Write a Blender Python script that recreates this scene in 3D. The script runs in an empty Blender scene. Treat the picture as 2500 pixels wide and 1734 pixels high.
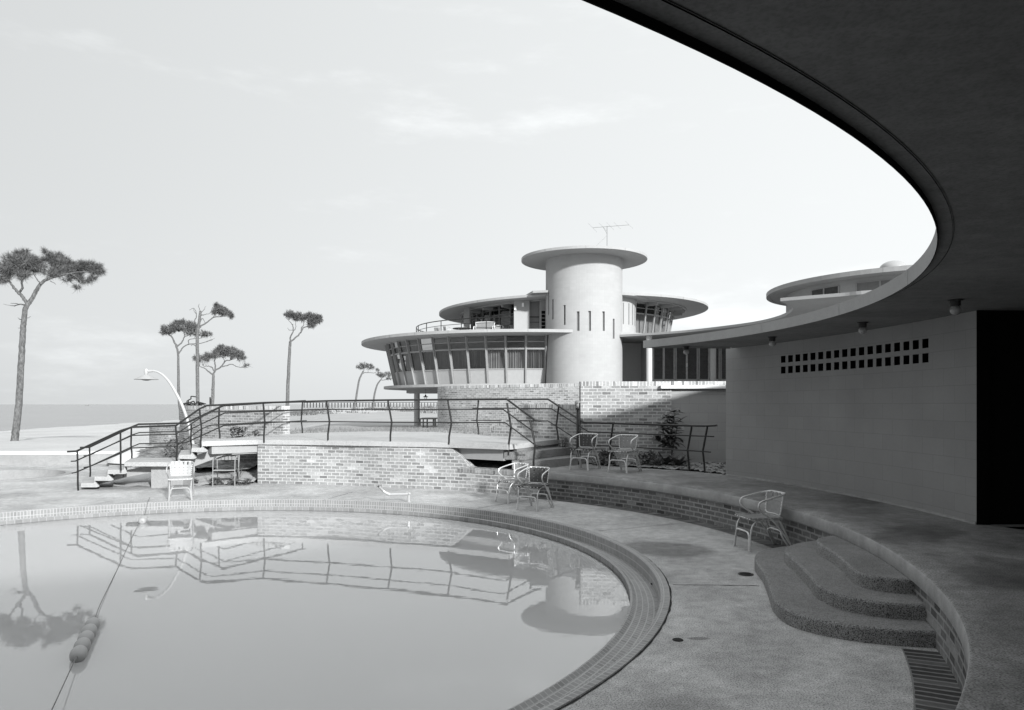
import bpy, bmesh, math, random
from math import sin, cos, pi, radians, sqrt, atan2, hypot
from mathutils import Vector, Matrix
from mathutils.geometry import tessellate_polygon
random.seed(7)
sc = bpy.context.scene
COL = sc.collection
# ------------------------------------------------------------------ camera
F, U0, VH, HC = 1800.0, 1250.0, 987.0, 1.7      # photo pixels (2500 wide), horizon row, eye height
cam = bpy.data.cameras.new('camera'); cam.sensor_width = 36; cam.lens = 36*F/2500
cam.shift_y = (VH-867)/2500; cam.clip_start = 0.05; cam.clip_end = 20000
co = bpy.data.objects.new('camera', cam); COL.objects.link(co)
co.location = (0, 0, HC); co.rotation_euler = (pi/2, 0, 0); sc.camera = co
# ------------------------------------------------------------------ light
SUN_AZ, SUN_EL = radians(-30), radians(20)      # travel direction measured from +Y towards +X
tr = Vector((sin(SUN_AZ)*cos(SUN_EL), cos(SUN_AZ)*cos(SUN_EL), -sin(SUN_EL)))
sl = bpy.data.lights.new('sun', 'SUN'); sl.energy = 3.3; sl.angle = radians(3.0); sl.color = (.985, 1.0, 1.0)
so = bpy.data.objects.new('sun', sl); COL.objects.link(so)
so.rotation_euler = tr.to_track_quat('-Z', 'Y').to_euler(); so.location = (20, -20, 20)
w = bpy.data.worlds.new('World'); sc.world = w; w.use_nodes = True
nt = w.node_tree; N = nt.nodes; L = nt.links; N.clear()
def nd(t, **k):
    n = N.new(t)
    for a, b in k.items(): setattr(n, a, b)
    return n
sky = nd('ShaderNodeTexSky', sky_type='NISHITA', sun_disc=False, sun_elevation=SUN_EL,
         sun_rotation=atan2(-tr.x, -tr.y), air_density=1.0, dust_density=2.5, ozone_density=1.0)
bw = nd('ShaderNodeRGBToBW'); L.new(sky.outputs[0], bw.inputs[0])
tc = nd('ShaderNodeTexCoord')
sep = nd('ShaderNodeSeparateXYZ'); L.new(tc.outputs['Generated'], sep.inputs[0])
def mth(op, a, b=None, c=None, clamp=False):
    n = nd('ShaderNodeMath', operation=op, use_clamp=clamp)
    for i, v in enumerate((a, b, c)):
        if v is None: continue
        if isinstance(v, (int, float)): n.inputs[i].default_value = v
        else: L.new(v, n.inputs[i])
    return n.outputs[0]
mp = nd('ShaderNodeMapping'); mp.inputs['Scale'].default_value = (1.6, 1.6, 6.5); mp.inputs['Location'].default_value = (1.7, .9, .15)
L.new(tc.outputs['Generated'], mp.inputs[0])
cn = nd('ShaderNodeTexNoise'); cn.inputs['Scale'].default_value = 1.6; cn.inputs['Detail'].default_value = 7; cn.inputs['Roughness'].default_value = .62
L.new(mp.outputs[0], cn.inputs[0])
cl = nd('ShaderNodeMapRange'); cl.interpolation_type = 'SMOOTHSTEP'
cl.inputs[1].default_value = .54; cl.inputs[2].default_value = .78; cl.inputs[3].default_value = 0; cl.inputs[4].default_value = 1
L.new(cn.outputs[0], cl.inputs[0])
# hazy maritime air: brighter to the right and low down
hz = mth('MULTIPLY', mth('ADD', mth('MULTIPLY', sep.outputs[0], 1.0), mth('MULTIPLY', sep.outputs[1], .15)), 1.35)
base = mth('ADD', mth('ADD', mth('MULTIPLY', bw.outputs[0], .10), 4.3), hz)
tot = mth('ADD', base, mth('MULTIPLY', cl.outputs[0], 1.1))
tot = mth('ADD', mth('MAXIMUM', tot, 2.5), mth('MULTIPLY', mth('MAXIMUM', mth('SUBTRACT', sep.outputs[2], .5), 0), 4.0))
cmb = nd('ShaderNodeCombineXYZ'); L.new(mth('MULTIPLY', tot, .972), cmb.inputs[0]); L.new(tot, cmb.inputs[1]); L.new(mth('MULTIPLY', tot, 1.008), cmb.inputs[2])
bg = nd('ShaderNodeBackground'); bg.inputs[1].default_value = 0.1; L.new(cmb.outputs[0], bg.inputs[0])
wo = nd('ShaderNodeOutputWorld'); L.new(bg.outputs[0], wo.inputs[0])
sc.view_settings.view_transform = 'Standard'; sc.view_settings.look = 'None'
sc.view_settings.exposure = 0.85; sc.view_settings.gamma = 1
# ------------------------------------------------------------------ helpers
def P(u, v, Y): return Vector(((u-U0)/F*Y, Y, HC-(v-VH)/F*Y))
def PZ(u, v, z):
    Y = F*(HC-z)/(v-VH); return Vector(((u-U0)/F*Y, Y, z))
def g(v, a=1): return (v, v, v, a)
class Mat:
    def __init__(s, name, rough=.8, spec=.3, metal=0):
        s.m = bpy.data.materials.new(name); s.m.use_nodes = True
        s.t = s.m.node_tree; s.b = s.t.nodes['Principled BSDF']
        s.b.inputs['Roughness'].default_value = rough; s.b.inputs['Specular IOR Level'].default_value = spec
        s.b.inputs['Metallic'].default_value = metal
    def n(s, t, **k):
        x = s.t.nodes.new(t)
        for a, b in k.items(): setattr(x, a, b)
        return x
    def l(s, a, b): s.t.links.new(a, b)
    def col(s, v): s.b.inputs['Base Color'].default_value = g(v); return s
    def coord(s, kind='Object', scale=(1,1,1)):
        c = s.n('ShaderNodeTexCoord'); m = s.n('ShaderNodeMapping'); m.inputs['Scale'].default_value = scale
        s.l(c.outputs[kind], m.inputs[0]); return m.outputs[0]
    def noise(s, vec, scale, detail=4, rough=.55):
        x = s.n('ShaderNodeTexNoise'); x.inputs['Scale'].default_value = scale; x.inputs['Detail'].default_value = detail
        x.inputs['Roughness'].default_value = rough; s.l(vec, x.inputs[0]); return x.outputs[0]
    def ramp(s, f, stops):
        r = s.n('ShaderNodeValToRGB'); e = r.color_ramp.elements
        while len(e) < len(stops): e.new(.5)
        for i, (p, v) in enumerate(stops): e[i].position = p; e[i].color = g(v)
        s.l(f, r.inputs[0]); return r.outputs[0]
    def mix(s, f, a, b, mode='MIX'):
        x = s.n('ShaderNodeMix', data_type='RGBA', blend_type=mode)
        for i, v in ((0, f), (6, a), (7, b)):
            if isinstance(v, (int, float)): x.inputs[i].default_value = v if i == 0 else g(v)
            else: s.l(v, x.inputs[i])
        return x.outputs[2]
    def math(s, op, a, b=0.0, clamp=False):
        x = s.n('ShaderNodeMath', operation=op, use_clamp=clamp)
        for i, v in enumerate((a, b)):
            if isinstance(v, (int, float)): x.inputs[i].default_value = v
            else: s.l(v, x.inputs[i])
        return x.outputs[0]
    def base(s, c): s.l(c, s.b.inputs['Base Color'])
    def bump(s, h, st=.3, d=.01):
        x = s.n('ShaderNodeBump'); x.inputs['Strength'].default_value = st; x.inputs['Distance'].default_value = d
        s.l(h, x.inputs['Height']); s.l(x.outputs[0], s.b.inputs['Normal'])
M = {}
def simple(name, v, rough=.7, spec=.3, metal=0, var=.12, scale=6, bump=0):
    k = Mat(name, rough, spec, metal); c = k.coord(); f = k.noise(c, scale, 5)
    k.base(k.ramp(f, [(.3, v*(1-var)), (.7, v*(1+var))]))
    if bump: k.bump(k.noise(c, scale*12, 3), bump, .005)
    M[name] = k.m; return k
def concrete(name, v, var=.16, speck=.35, spscale=90, big=.8, stains_shade=(), bump=.25, streak=1.0):
    k = Mat(name, .88, .25); c = k.coord(); c2 = k.coord('Object', (1, streak, 1))
    a = k.noise(c2, big, 6, .6); b = k.noise(c, 9, 5, .6); s1 = k.noise(c, spscale, 2, .5); s2 = k.noise(c, spscale*.35, 3, .7)
    f = k.ramp(a, [(.3, 1-var), (.7, 1+var*.6)]); f2 = k.ramp(b, [(.3, 1-var*.6), (.7, 1+var*.5)])
    f3 = k.ramp(s1, [(.34, 1-speck), (.5, 1), (.68, 1+speck*.5)]); f4 = k.ramp(s2, [(.22, 1-speck*.9), (.36, 1), (.9, 1.04)])
    col = k.mix(1, k.mix(1, k.mix(1, k.mix(1, v, f, 'MULTIPLY'), f2, 'MULTIPLY'), f3, 'MULTIPLY'), f4, 'MULTIPLY')
    cc = k.n('ShaderNodeTexCoord')
    for (x, y, rx, ry, ang, dark, nz) in stains_shade:
        m = k.n('ShaderNodeMapping', vector_type='TEXTURE'); m.inputs['Location'].default_value = (x, y, 0)
        m.inputs['Rotation'].default_value = (0, 0, ang); m.inputs['Scale'].default_value = (rx, ry, 1e4)
        k.l(cc.outputs['Object'], m.inputs[0])
        ln = k.n('ShaderNodeVectorMath', operation='LENGTH'); k.l(m.outputs[0], ln.inputs[0])
        d = k.math('ADD', ln.outputs[1], k.math('MULTIPLY', k.math('SUBTRACT', k.noise(c, 2.2, 4), .5), nz))
        r = k.ramp(d, [(.72, dark), (1.0, 1.0)]); col = k.mix(1, col, r, 'MULTIPLY')
    k.base(col)
    if bump: k.bump(k.math('ADD', s1, k.math('MULTIPLY', b, .6)), bump, .006)
    M[name] = k.m; return k
def brick(name, lo, hi, mortar, bwid=.188, row=.0677, mort=.011, off=.5, rough=.9, darkp=.12, soot=.25, bump=.7, smooth=.25, grain=1, lime=.45):
    k = Mat(name, rough, .2); c = k.n('ShaderNodeTexCoord'); uv = c.outputs['UV']
    # wobble the courses a little
    nz = k.n('ShaderNodeTexNoise'); nz.inputs['Scale'].default_value = 9; nz.inputs['Detail'].default_value = 3; k.l(uv, nz.inputs[0])
    vm = k.n('ShaderNodeVectorMath', operation='MULTIPLY_ADD'); vm.inputs[1].default_value = (.02, .014, 0) if name.startswith('brick') else (.004, .003, 0); k.l(nz.outputs[1], vm.inputs[0]); k.l(uv, vm.inputs[2])
    def bt():
        b = k.n('ShaderNodeTexBrick'); b.offset = off; b.inputs['Scale'].default_value = 1; b.inputs['Brick Width'].default_value = bwid
        b.inputs['Row Height'].default_value = row; b.inputs['Mortar Size'].default_value = mort; b.inputs['Mortar Smooth'].default_value = smooth
        b.inputs['Color1'].default_value = (0, 0, 0, 1); b.inputs['Color2'].default_value = (1, 1, 1, 1); b.inputs['Mortar'].default_value = (.5, .5, .5, 1)
        k.l(vm.outputs[0], b.inputs[0]); return b
    b = bt()
    md = (lo+hi)/2
    br = k.ramp(b.outputs[0], [(.0, lo*(1-.25*grain)), (darkp, lo*1.0), (darkp+.12, md*(1-.08*grain)), (.55, md), (.86, hi), (.97, hi*(1+.12*grain)), (.995, max(hi, mortar) if grain > .5 else hi)])
    n1 = k.noise(uv, 26, 4, .7); n2 = k.noise(uv, .9, 4, .6); n3 = k.noise(uv, 110, 2, .6)
    br = k.mix(1, br, k.ramp(n1, [(.25, 1-.28*grain), (.75, 1+.22*grain)]), 'MULTIPLY')
    mo = k.mix(1, mortar, k.ramp(n1, [(.3, 1-.22*grain), (.7, 1.0+.08*grain)]), 'MULTIPLY')
    col = k.mix(b.outputs[1], br, mo)
    # lime bloom smeared over some bricks, soot in others
    col = k.mix(k.math('MULTIPLY', k.ramp(k.noise(uv, 3.2, 5, .7), [(.56, 0), (.74, 1)]), lime), col, mo)
    col = k.mix(1, col, k.ramp(n2, [(.3, 1-soot), (.65, 1.05)]), 'MULTIPLY')
    k.base(col)
    h = k.math('SUBTRACT', k.math('MULTIPLY', n1, .35*grain), b.outputs[1]); k.bump(h, bump, .012)
    M[name] = k.m; return k
def link_obj(name, me, mats, parent=None, smooth=False):
    for m in (mats if isinstance(mats, (list, tuple)) else [mats]):
        me.materials.append(M[m] if isinstance(m, str) else m)
    o = bpy.data.objects.new(name, me); COL.objects.link(o)
    if parent is not None: o.parent = parent
    if smooth: me.polygons.foreach_set('use_smooth', [True]*len(me.polygons))
    return o
class MB:
    def __init__(s): s.v = []; s.f = []; s.uv = []; s.mi = []
    def face(s, pts, uv=None, mi=0):
        i = len(s.v); s.v += [tuple(p) for p in pts]; s.f.append(tuple(range(i, i+len(pts)))); s.uv.append(uv); s.mi.append(mi)
    def grid(s, rows, uvs=None, close=False, mi=0):
        i0 = len(s.v); n = len(rows[0])
        for r in rows: s.v += [tuple(p) for p in r]
        for a in range(len(rows)-1):
            for b in range(n if close else n-1):
                b2 = (b+1) % n
                s.f.append((i0+a*n+b, i0+a*n+b2, i0+(a+1)*n+b2, i0+(a+1)*n+b)); s.mi.append(mi)
                s.uv.append([uvs[a][b], uvs[a][b2], uvs[a+1][b2], uvs[a+1][b]] if uvs else None)
    def box(s, x0, x1, y0, y1, z0, z1, M4=None, mi=0):
        c = [Vector((x, y, z)) for z in (z0, z1) for y in (y0, y1) for x in (x0, x1)]
        if M4 is not None: c = [M4 @ p for p in c]
        i = len(s.v); s.v += [tuple(p) for p in c]
        for f in ((0,2,3,1),(4,5,7,6),(0,1,5,4),(2,6,7,3),(0,4,6,2),(1,3,7,5)):
            s.f.append(tuple(i+k for k in f)); s.uv.append(None); s.mi.append(mi)
    def tube(s, pts, r, n=8, cap=True, mi=0, flat=None):
        pts = [Vector(p) for p in pts]; m = len(pts)
        rr = list(r) if isinstance(r, (list, tuple)) else [r]*m
        t0 = (pts[1]-pts[0]).normalized(); up = Vector((0,0,1)) if abs(t0.z) < .9 else Vector((1,0,0))
        nrm = (up-t0*up.dot(t0)).normalized(); rings = []
        for i in range(m):
            t = ((pts[min(i+1, m-1)]-pts[max(i-1, 0)])).normalized()
            nrm = (nrm-t*nrm.dot(t)); nrm = nrm.normalized() if nrm.length > 1e-6 else t.orthogonal().normalized()
            b = t.cross(nrm)
            k = 1.0
            if 0 < i < m-1:
                c = (pts[i]-pts[i-1]).normalized().dot((pts[i+1]-pts[i]).normalized()); k = min(1.5, 1/max(.5, sqrt(max(0.01, (1+c)/2))))
            fl = flat or 1.0
            rings.append([pts[i]+(nrm*cos(2*pi*j/n)*fl+b*sin(2*pi*j/n))*rr[i]*k for j in range(n)])
        s.grid(rings, close=True, mi=mi)
        if cap:
            s.face(list(reversed(rings[0])), mi=mi); s.face(rings[-1], mi=mi)
    def lathe(s, prof, c=(0,0,0), n=32, a0=0, a1=2*pi, mi=0):
        c = Vector(c); full = abs(a1-a0-2*pi) < 1e-6; k = n if full else n+1
        s.grid([[c+Vector((r*cos(a0+(a1-a0)*j/n), r*sin(a0+(a1-a0)*j/n), z)) for j in range(k)] for r, z in prof], close=full, mi=mi)
    def slab(s, outer, z0, z1, holes=(), mi=0, side=True, bottom=True):
        loops = [[Vector((p[0], p[1], 0)) for p in l] for l in [outer]+list(holes)]
        flat = [p for l in loops for p in l]; tri = tessellate_polygon(loops); i0 = len(s.v)
        s.v += [(p.x, p.y, z1) for p in flat]
        for t in tri:
            a, b, c = (flat[i] for i in t)
            if (b-a).cross(c-a).z < 0: t = (t[0], t[2], t[1])
            s.f.append(tuple(i0+i for i in t)); s.uv.append(None); s.mi.append(mi)
        if bottom:
            i1 = len(s.v); s.v += [(p.x, p.y, z0) for p in flat]
            for t in tri:
                a, b, c = (flat[i] for i in t)
                if (b-a).cross(c-a).z > 0: t = (t[0], t[2], t[1])
                s.f.append(tuple(i1+i for i in t)); s.uv.append(None); s.mi.append(mi)
        if side:
            for l in loops:
                s.grid([[(p.x, p.y, z0) for p in l], [(p.x, p.y, z1) for p in l]], close=True, mi=mi)
    def build(s, name, mats, parent=None, smooth=False, recalc=True, world=False):
        me = bpy.data.meshes.new(name); me.from_pydata(s.v, [], s.f)
        me.polygons.foreach_set('material_index', s.mi)
        if any(u is not None for u in s.uv):
            ul = me.uv_layers.new(name='UVMap'); k = 0
            for u, f in zip(s.uv, s.f):
                for j in range(len(f)):
                    if u is not None: ul.data[k].uv = u[j]
                    k += 1
        if recalc:
            bm = bmesh.new(); bm.from_mesh(me); bmesh.ops.remove_doubles(bm, verts=bm.verts, dist=1e-5) if not recalc == 'keep' else None
            bmesh.ops.recalc_face_normals(bm, faces=bm.faces); bm.to_mesh(me); bm.free()
        o = link_obj(name, me, mats, None, smooth)
        if smooth:
            try: me.set_sharp_from_angle(angle=radians(40))
            except Exception: pass
        if parent is not None:
            o.parent = parent
            if world: o.matrix_parent_inverse = parent_world(parent).inverted()
        return o
def parent_world(o):
    m = o.matrix_basis.copy()
    while o.parent: m = o.matrix_parent_inverse and (o.parent.matrix_basis @ o.matrix_parent_inverse @ m); o = o.parent
    return m
def tag(o, label, cat, group=None, kind=None):
    o['label'] = label
    if cat: o['category'] = cat
    if group: o['group'] = group
    if kind: o['kind'] = kind
    return o
def thing(name, label, cat, loc=(0,0,0), rz=0, group=None, sc_=1):
    o = bpy.data.objects.new(name, None); COL.objects.link(o); o.empty_display_size = .2
    o.location = loc; o.rotation_euler = (0, 0, rz); o.scale = (sc_, sc_, sc_)
    return tag(o, label, cat, group)
def struct(o, label=None):
    o['kind'] = 'structure'
    if label: o['label'] = label
    return o
def dup(root, loc, rz, label, group=None, s=None, swap=None):
    r = root.copy(); COL.objects.link(r); r.location = loc; r.rotation_euler = (0, 0, rz); r['label'] = label
    if s: r.scale = (s, s, s)
    if group: r['group'] = group
    for ch in list(root.children):
        c = ch.copy()
        if swap and ch.data and ch.name.split('.')[0] in swap[0]:
            c.data = ch.data.copy(); c.data.materials.clear(); c.data.materials.append(M[swap[1]])
        COL.objects.link(c); c.parent = r
        for q in ch.children:
            d = q.copy(); COL.objects.link(d); d.parent = c
    return r
def cr(pts, n=6, closed=False):           # Catmull-Rom through 2D/3D points
    pts = [Vector(p) for p in pts]; out = []; m = len(pts)
    rng = range(m) if closed else range(m-1)
    for i in rng:
        a = pts[(i-1) % m] if (closed or i > 0) else pts[0]*2-pts[1]
        b = pts[i]; c = pts[(i+1) % m]; d = pts[(i+2) % m] if (closed or i+2 < m) else pts[-1]*2-pts[-2]
        for k in range(n):
            t = k/n; out.append(.5*((2*b)+(c-a)*t+(2*a-5*b+4*c-d)*t*t+(3*b-a-3*c+d)*t**3))
    if not closed: out.append(pts[-1])
    return out
PC = Vector((-4.06, 7.62))               # centre shared by pool, terrace and canopy
def ang(x, y): return atan2(y-PC.y, x-PC.x)
def pol(r, a): return (PC.x+r*cos(a), PC.y+r*sin(a))
def arc(r, a0, a1, n): return [pol(r, a0+(a1-a0)*i/n) for i in range(n+1)]
# ------------------------------------------------------------------ materials
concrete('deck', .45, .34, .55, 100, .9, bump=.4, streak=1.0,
  stains_shade=[(1.80, 8.66, .66, .50, radians(-25), .60, .25), (2.05, 8.9, .14, .05, .3, .75, .5), (2.2, 6.0, .5, .3, .2, .85, 1.2), (1.6, 4.9, .5, .35, .8, .84, 1.4),
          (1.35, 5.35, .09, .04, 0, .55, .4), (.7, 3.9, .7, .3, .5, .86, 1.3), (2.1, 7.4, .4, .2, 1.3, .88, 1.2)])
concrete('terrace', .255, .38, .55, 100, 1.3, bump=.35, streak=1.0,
  stains_shade=[(3.9, 7.0, .9, .35, .8, .72, 1.3), (3.6, 5.3, .7, .4, 1.0, .7, 1.4), (4.2, 8.8, .9, .3, 1.2, .82, 1.2), (3.0, 4.2, .5, .3, .6, .78, 1.3)])  # real blotches, painted darker to stand in for deep canopy shade
concrete('slab_edge', .32, .22, .15, 120, 2.5, bump=.15)
concrete('tread_concrete', .40, .12, .25, 90, 1.0, bump=.2)
concrete('walkway', .43, .12, .25, 90, 1.0, bump=.2)
concrete('pale_concrete', .31, .12, .22, 90, 1.5, bump=.15)
concrete('aggregate', .24, .2, .9, 130, 1.5, bump=.9)
concrete('step_top', .225, .16, .45, 110, 2, bump=.35)
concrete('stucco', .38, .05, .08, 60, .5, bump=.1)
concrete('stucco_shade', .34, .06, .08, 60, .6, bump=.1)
concrete('entrance_render', .62, .05, .06, 60, .5)
concrete('fascia', .31, .08, .06, 60, .8, bump=.05)
concrete('fascia_light', .36, .08, .06, 60, .8, bump=.05)
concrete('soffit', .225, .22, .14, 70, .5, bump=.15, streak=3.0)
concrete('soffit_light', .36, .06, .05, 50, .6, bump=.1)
concrete('white_coping', .8, .06, .05, 50, .6, bump=.1)
brick('brick_sun', .25, .44, .60, darkp=.07, soot=.18)
brick('brick_near', .22, .39, .57, soot=.22, darkp=.09)
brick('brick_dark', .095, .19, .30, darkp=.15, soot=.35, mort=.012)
brick('brick_cap', .30, .58, .78, bwid=.069, row=.11, off=0, mort=.008)
brick('brick_cap_dull', .2, .36, .42, bwid=.069, row=.11, off=0, mort=.008)
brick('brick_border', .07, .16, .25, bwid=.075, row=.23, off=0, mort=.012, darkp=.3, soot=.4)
brick('block', .272, .282, .235, bwid=.38, row=.19, mort=.004, off=.5, darkp=.05, soot=.1, bump=.12, smooth=.3, grain=.12, lime=0)
brick('block_pale', .33, .345, .28, bwid=.38, row=.19, mort=.004, off=.5, darkp=.05, soot=.05, bump=.3, smooth=.3, grain=.12, lime=0)
brick('tower_block', .365, .375, .352, bwid=.40, row=.20, mort=.006, off=.5, darkp=.05, soot=.03, bump=.12, smooth=.3, grain=.15, lime=0)
brick('tile', .27, .31, .43, bwid=.052, row=.052, mort=.0045, off=0, soot=.1, bump=.3, smooth=.1, grain=.35, lime=.1)
brick('tile_tall', .24, .28, .42, bwid=.045, row=.075, mort=.005, off=0, soot=.1, bump=.3, smooth=.1, grain=.35, lime=.1)
brick('tile_big', .22, .26, .36, bwid=.105, row=.105, mort=.004, off=0, soot=.1, bump=.3, smooth=.1, grain=.35, lime=.1)
simple('aluminium', .62, .33, .5, .55, .05, 10)
simple('white_metal', .82, .4, .5, 0, .04)
simple('lamp_metal', .4, .35, .5, 0, .05)
simple('black_metal', .02, .4, .5, 0, .2)
simple('rail_metal', .018, .45, .4, 0, .25, 14)
simple('strap_dark', .055, .6, .3, 0, .2, 20)
simple('strap_mid', .24, .6, .3, 0, .1, 20)
simple('strap_white', .38, .55, .3, 0, .05, 20)
simple('louvre', .05, .5, .4, 0, .3)
simple('door_wood', .5, .6, .3, 0, .15)
simple('frame_light', .29, .5, .4, 0, .06)
simple('frame_dark', .16, .5, .4, 0, .1)
simple('spandrel', .36, .5, .3, 0, .04)
simple('core_paint', .55, .8, .2, 0, .1)
simple('column_paint', .5, .8, .2, 0, .05)
simple('interior', .42, .8, .2, 0, .1)
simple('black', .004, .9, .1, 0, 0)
simple('dark_joint', .035, .95, .1, 0, .4, 30)
simple('dark_wood', .03, .7, .2, 0, .3)
simple('opal', .34, .25, .5, 0, .02)
simple('float', .32, .45, .4, 0, .06, 8)
simple('rope', .16, .8, .2, 0, .3, 40)
simple('curtain', .45, .9, .1, 0, .08, 4)
simple('leaf', .09, .45, .4, 0, .35, 5)
simple('leaf_dark', .045, .5, .4, 0, .35, 5)
simple('grass', .2, .8, .2, 0, .4, 2)
simple('scrub', .13, .9, .1, 0, .5, 1)
simple('needles', .125, .6, .25, 0, .45, .8)
simple('soil', .20, .95, .1, 0, .5, 4, bump=.6)
k = Mat('bark', .95, .1); c = k.coord('Object', (1, 1, .45)); f = k.noise(c, 14, 6, .75)
k.base(k.ramp(f, [(.33, .05), (.5, .13), (.68, .21)])); k.bump(f, .8, .03); M['bark'] = k.m
k = Mat('sand', .95, .1); c = k.coord(); f = k.noise(c, .12, 6, .6); f2 = k.noise(c, 2.4, 6, .7); f3 = k.noise(c, 40, 3, .6)
col = k.mix(1, k.mix(1, .50, k.ramp(f, [(.3, .86), (.7, 1.12)]), 'MULTIPLY'), k.ramp(f2, [(.22, .68), (.4, 1), (.8, 1.04)]), 'MULTIPLY')
k.base(k.mix(1, col, k.ramp(f3, [(.3, .86), (.6, 1.05)]), 'MULTIPLY')); k.bump(k.math('ADD', f2, k.math('MULTIPLY', f3, .25)), .55, .06); M['sand'] = k.m
k = Mat('flat_sand', .95, .1); c = k.coord(); f = k.noise(c, .2, 6, .6); f3 = k.noise(c, 25, 3, .6)
k.base(k.mix(1, k.mix(1, .40, k.ramp(f, [(.3, .85), (.7, 1.1)]), 'MULTIPLY'), k.ramp(f3, [(.3, .85), (.6, 1.05)]), 'MULTIPLY')); M['flat_sand'] = k.m
k = Mat('bed_sand', .95, .1); c = k.coord(); f = k.noise(c, 3.5, 6, .75); f3 = k.noise(c, 30, 3, .6)
k.base(k.mix(1, k.ramp(f, [(.36, .09), (.48, .2), (.64, .33)]), k.ramp(f3, [(.3, .7), (.6, 1.1)]), 'MULTIPLY')); k.bump(f3, .8, .02); M['bed_sand'] = k.m
# pool water: milky body under a clear, faintly rippled surface
k = Mat('pool_water', .0, .5); k.b.inputs['IOR'].default_value = 1.62
k.b.inputs['Base Color'].default_value = g(.41); k.b.inputs['Subsurface Weight'].default_value = 1
k.b.inputs['Subsurface Radius'].default_value = (3, 3, 3); k.b.inputs['Subsurface Scale'].default_value = 1.0
c = k.coord('Object', (1, 2.2, 1)); k.bump(k.math('ADD', k.noise(c, 1.1, 3, .5), k.math('MULTIPLY', k.noise(c, 5, 2, .5), .25)), .018, .03); M['pool_water'] = k.m
k = Mat('sea', .22, .5); k.b.inputs['IOR'].default_value = 1.33; c = k.coord('Object', (.25, 1, 1))
f = k.noise(c, .12, 8, .7); k.base(k.ramp(f, [(.3, .19), (.7, .28)])); k.bump(f, .5, .6); M['sea'] = k.m
def glass(name, tint, fac_lo):
    k = Mat(name); t = k.t; t.nodes.remove(k.b)
    tr_ = k.n('ShaderNodeBsdfTransparent'); tr_.inputs[0].default_value = g(tint)
    gl = k.n('ShaderNodeBsdfGlossy'); gl.inputs['Roughness'].default_value = .03; gl.inputs[0].default_value = g(.5)
    fr = k.n('ShaderNodeFresnel'); fr.inputs[0].default_value = 1.5
    ad = k.math('ADD', fr.outputs[0], fac_lo, True); mx = k.n('ShaderNodeMixShader')
    k.l(ad, mx.inputs[0]); k.l(tr_.outputs[0], mx.inputs[1]); k.l(gl.outputs[0], mx.inputs[2])
    k.l(mx.outputs[0], t.nodes['Material Output'].inputs[0]); M[name] = k.m
glass('glass', .62, .08); glass('clear_glass', .9, .03)

# ------------------------------------------------------------------ ground level: deck, pools
RO = 5.57
wade_c = (-12.3, 17.45)
circ = lambda cx, cy, r, n, a=0: [(cx+r*cos(2*pi*i/n+a), cy+r*sin(2*pi*i/n+a)) for i in range(n)]
m = MB()
low_wall = cr([(-46, 21.6), (-30, 21.2), (-14.3, 20.5), (-11.5, 20.9), (-10.4, 20.6), (-9.85, 19.9)], 8)
deck_outer = [(-46, -8), (8, -8), (8, 15.0), (.5, 15.0), (-5.4, 16.5), (-5.6, 19), (-9.4, 19.2)]+[tuple(p[:2]) for p in reversed(low_wall)]
m.slab(deck_outer, -.3, 0, [circ(PC.x, PC.y, RO, 180), circ(*wade_c, 1.5, 64)], bottom=False)
def strip(m, pts, w_, z, mi):             # narrow ribbon on the ground
    pts = [Vector((p[0], p[1], 0)) for p in pts]; a = []; b = []
    for i, p in enumerate(pts):
        t = (pts[min(i+1, len(pts)-1)]-pts[max(i-1, 0)]).normalized(); n_ = Vector((-t.y, t.x, 0))*w_*(.5+random.uniform(-.25, .3))
        a.append((p.x+n_.x, p.y+n_.y, z)); b.append((p.x-n_.x, p.y-n_.y, z))
    m.grid([a, b], mi=mi)
strip(m, [pol(RO+.004+random.uniform(-.004, .004), 2*pi*i/400) for i in range(401)], .013, .004, 1)
for uva, uvb in (((1643, 1428), (1852, 1431)), ((1462, 1297), (1700, 1275)), ((1163, 1242), (1290, 1221)), ((0, 1208), (183, 1199)), ((790, 1222), (860, 1202))):
    a = PZ(*uva, 0); b = PZ(*uvb, 0); strip(m, [a.lerp(b, i/14)+Vector((random.uniform(-.008, .008), random.uniform(-.008, .008), 0)) for i in range(15)], .010, .004, 1)
struct(m.build('pool_deck', ['deck', 'dark_joint']), 'pale concrete pool deck around the round pool')
# swimming pool shell
pool = thing('swimming_pool', 'round swimming pool with tiled overflow gutter', 'pool', (PC.x, PC.y, 0))
def ringface(m, r0, z0, r1, z1, n=240, v0=0.0):
    per = 2*pi*((r0+r1)/2); h = hypot(r1-r0, z1-z0)
    rows = []; uvs = []
    for r, z, v in ((r0, z0, v0), (r1, z1, v0+h)):
        rows.append([(r*cos(2*pi*i/n), r*sin(2*pi*i/n), z) for i in range(n+1)]); uvs.append([(per*i/n, v) for i in range(n+1)])
    m.grid(rows, uvs)
m = MB(); ringface(m, 5.57, .0, 5.565, .012); ringface(m, 5.565, .012, 5.50, .014); ringface(m, 5.50, .014, 5.485, .004)
m.build('coping', 'tile', pool, recalc='keep')
m = MB(); ringface(m, 5.485, .004, 5.478, -.15, v0=0.0); m.build('gutter_wall', 'tile_tall', pool, recalc='keep')
m = MB(); ringface(m, 5.478, -.15, 5.27, -.10); ringface(m, 5.27, -.10, 5.235, -.08); ringface(m, 5.235, -.08, 5.215, -.088); m.build('gutter_floor', 'tile', pool, recalc='keep')
m = MB(); ringface(m, 5.215, -.088, 5.21, -.30); m.build('pool_wall', 'tile_big', pool, recalc='keep')
m = MB(); n = 160; R = 5.2105
rows = [[(PC.x+r*cos(2*pi*i/n), PC.y+r*sin(2*pi*i/n), -.145) for i in range(n)] for r in (1e-3, 1.3, 2.6, 3.9, R)]
m.grid(rows, close=True)
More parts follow.
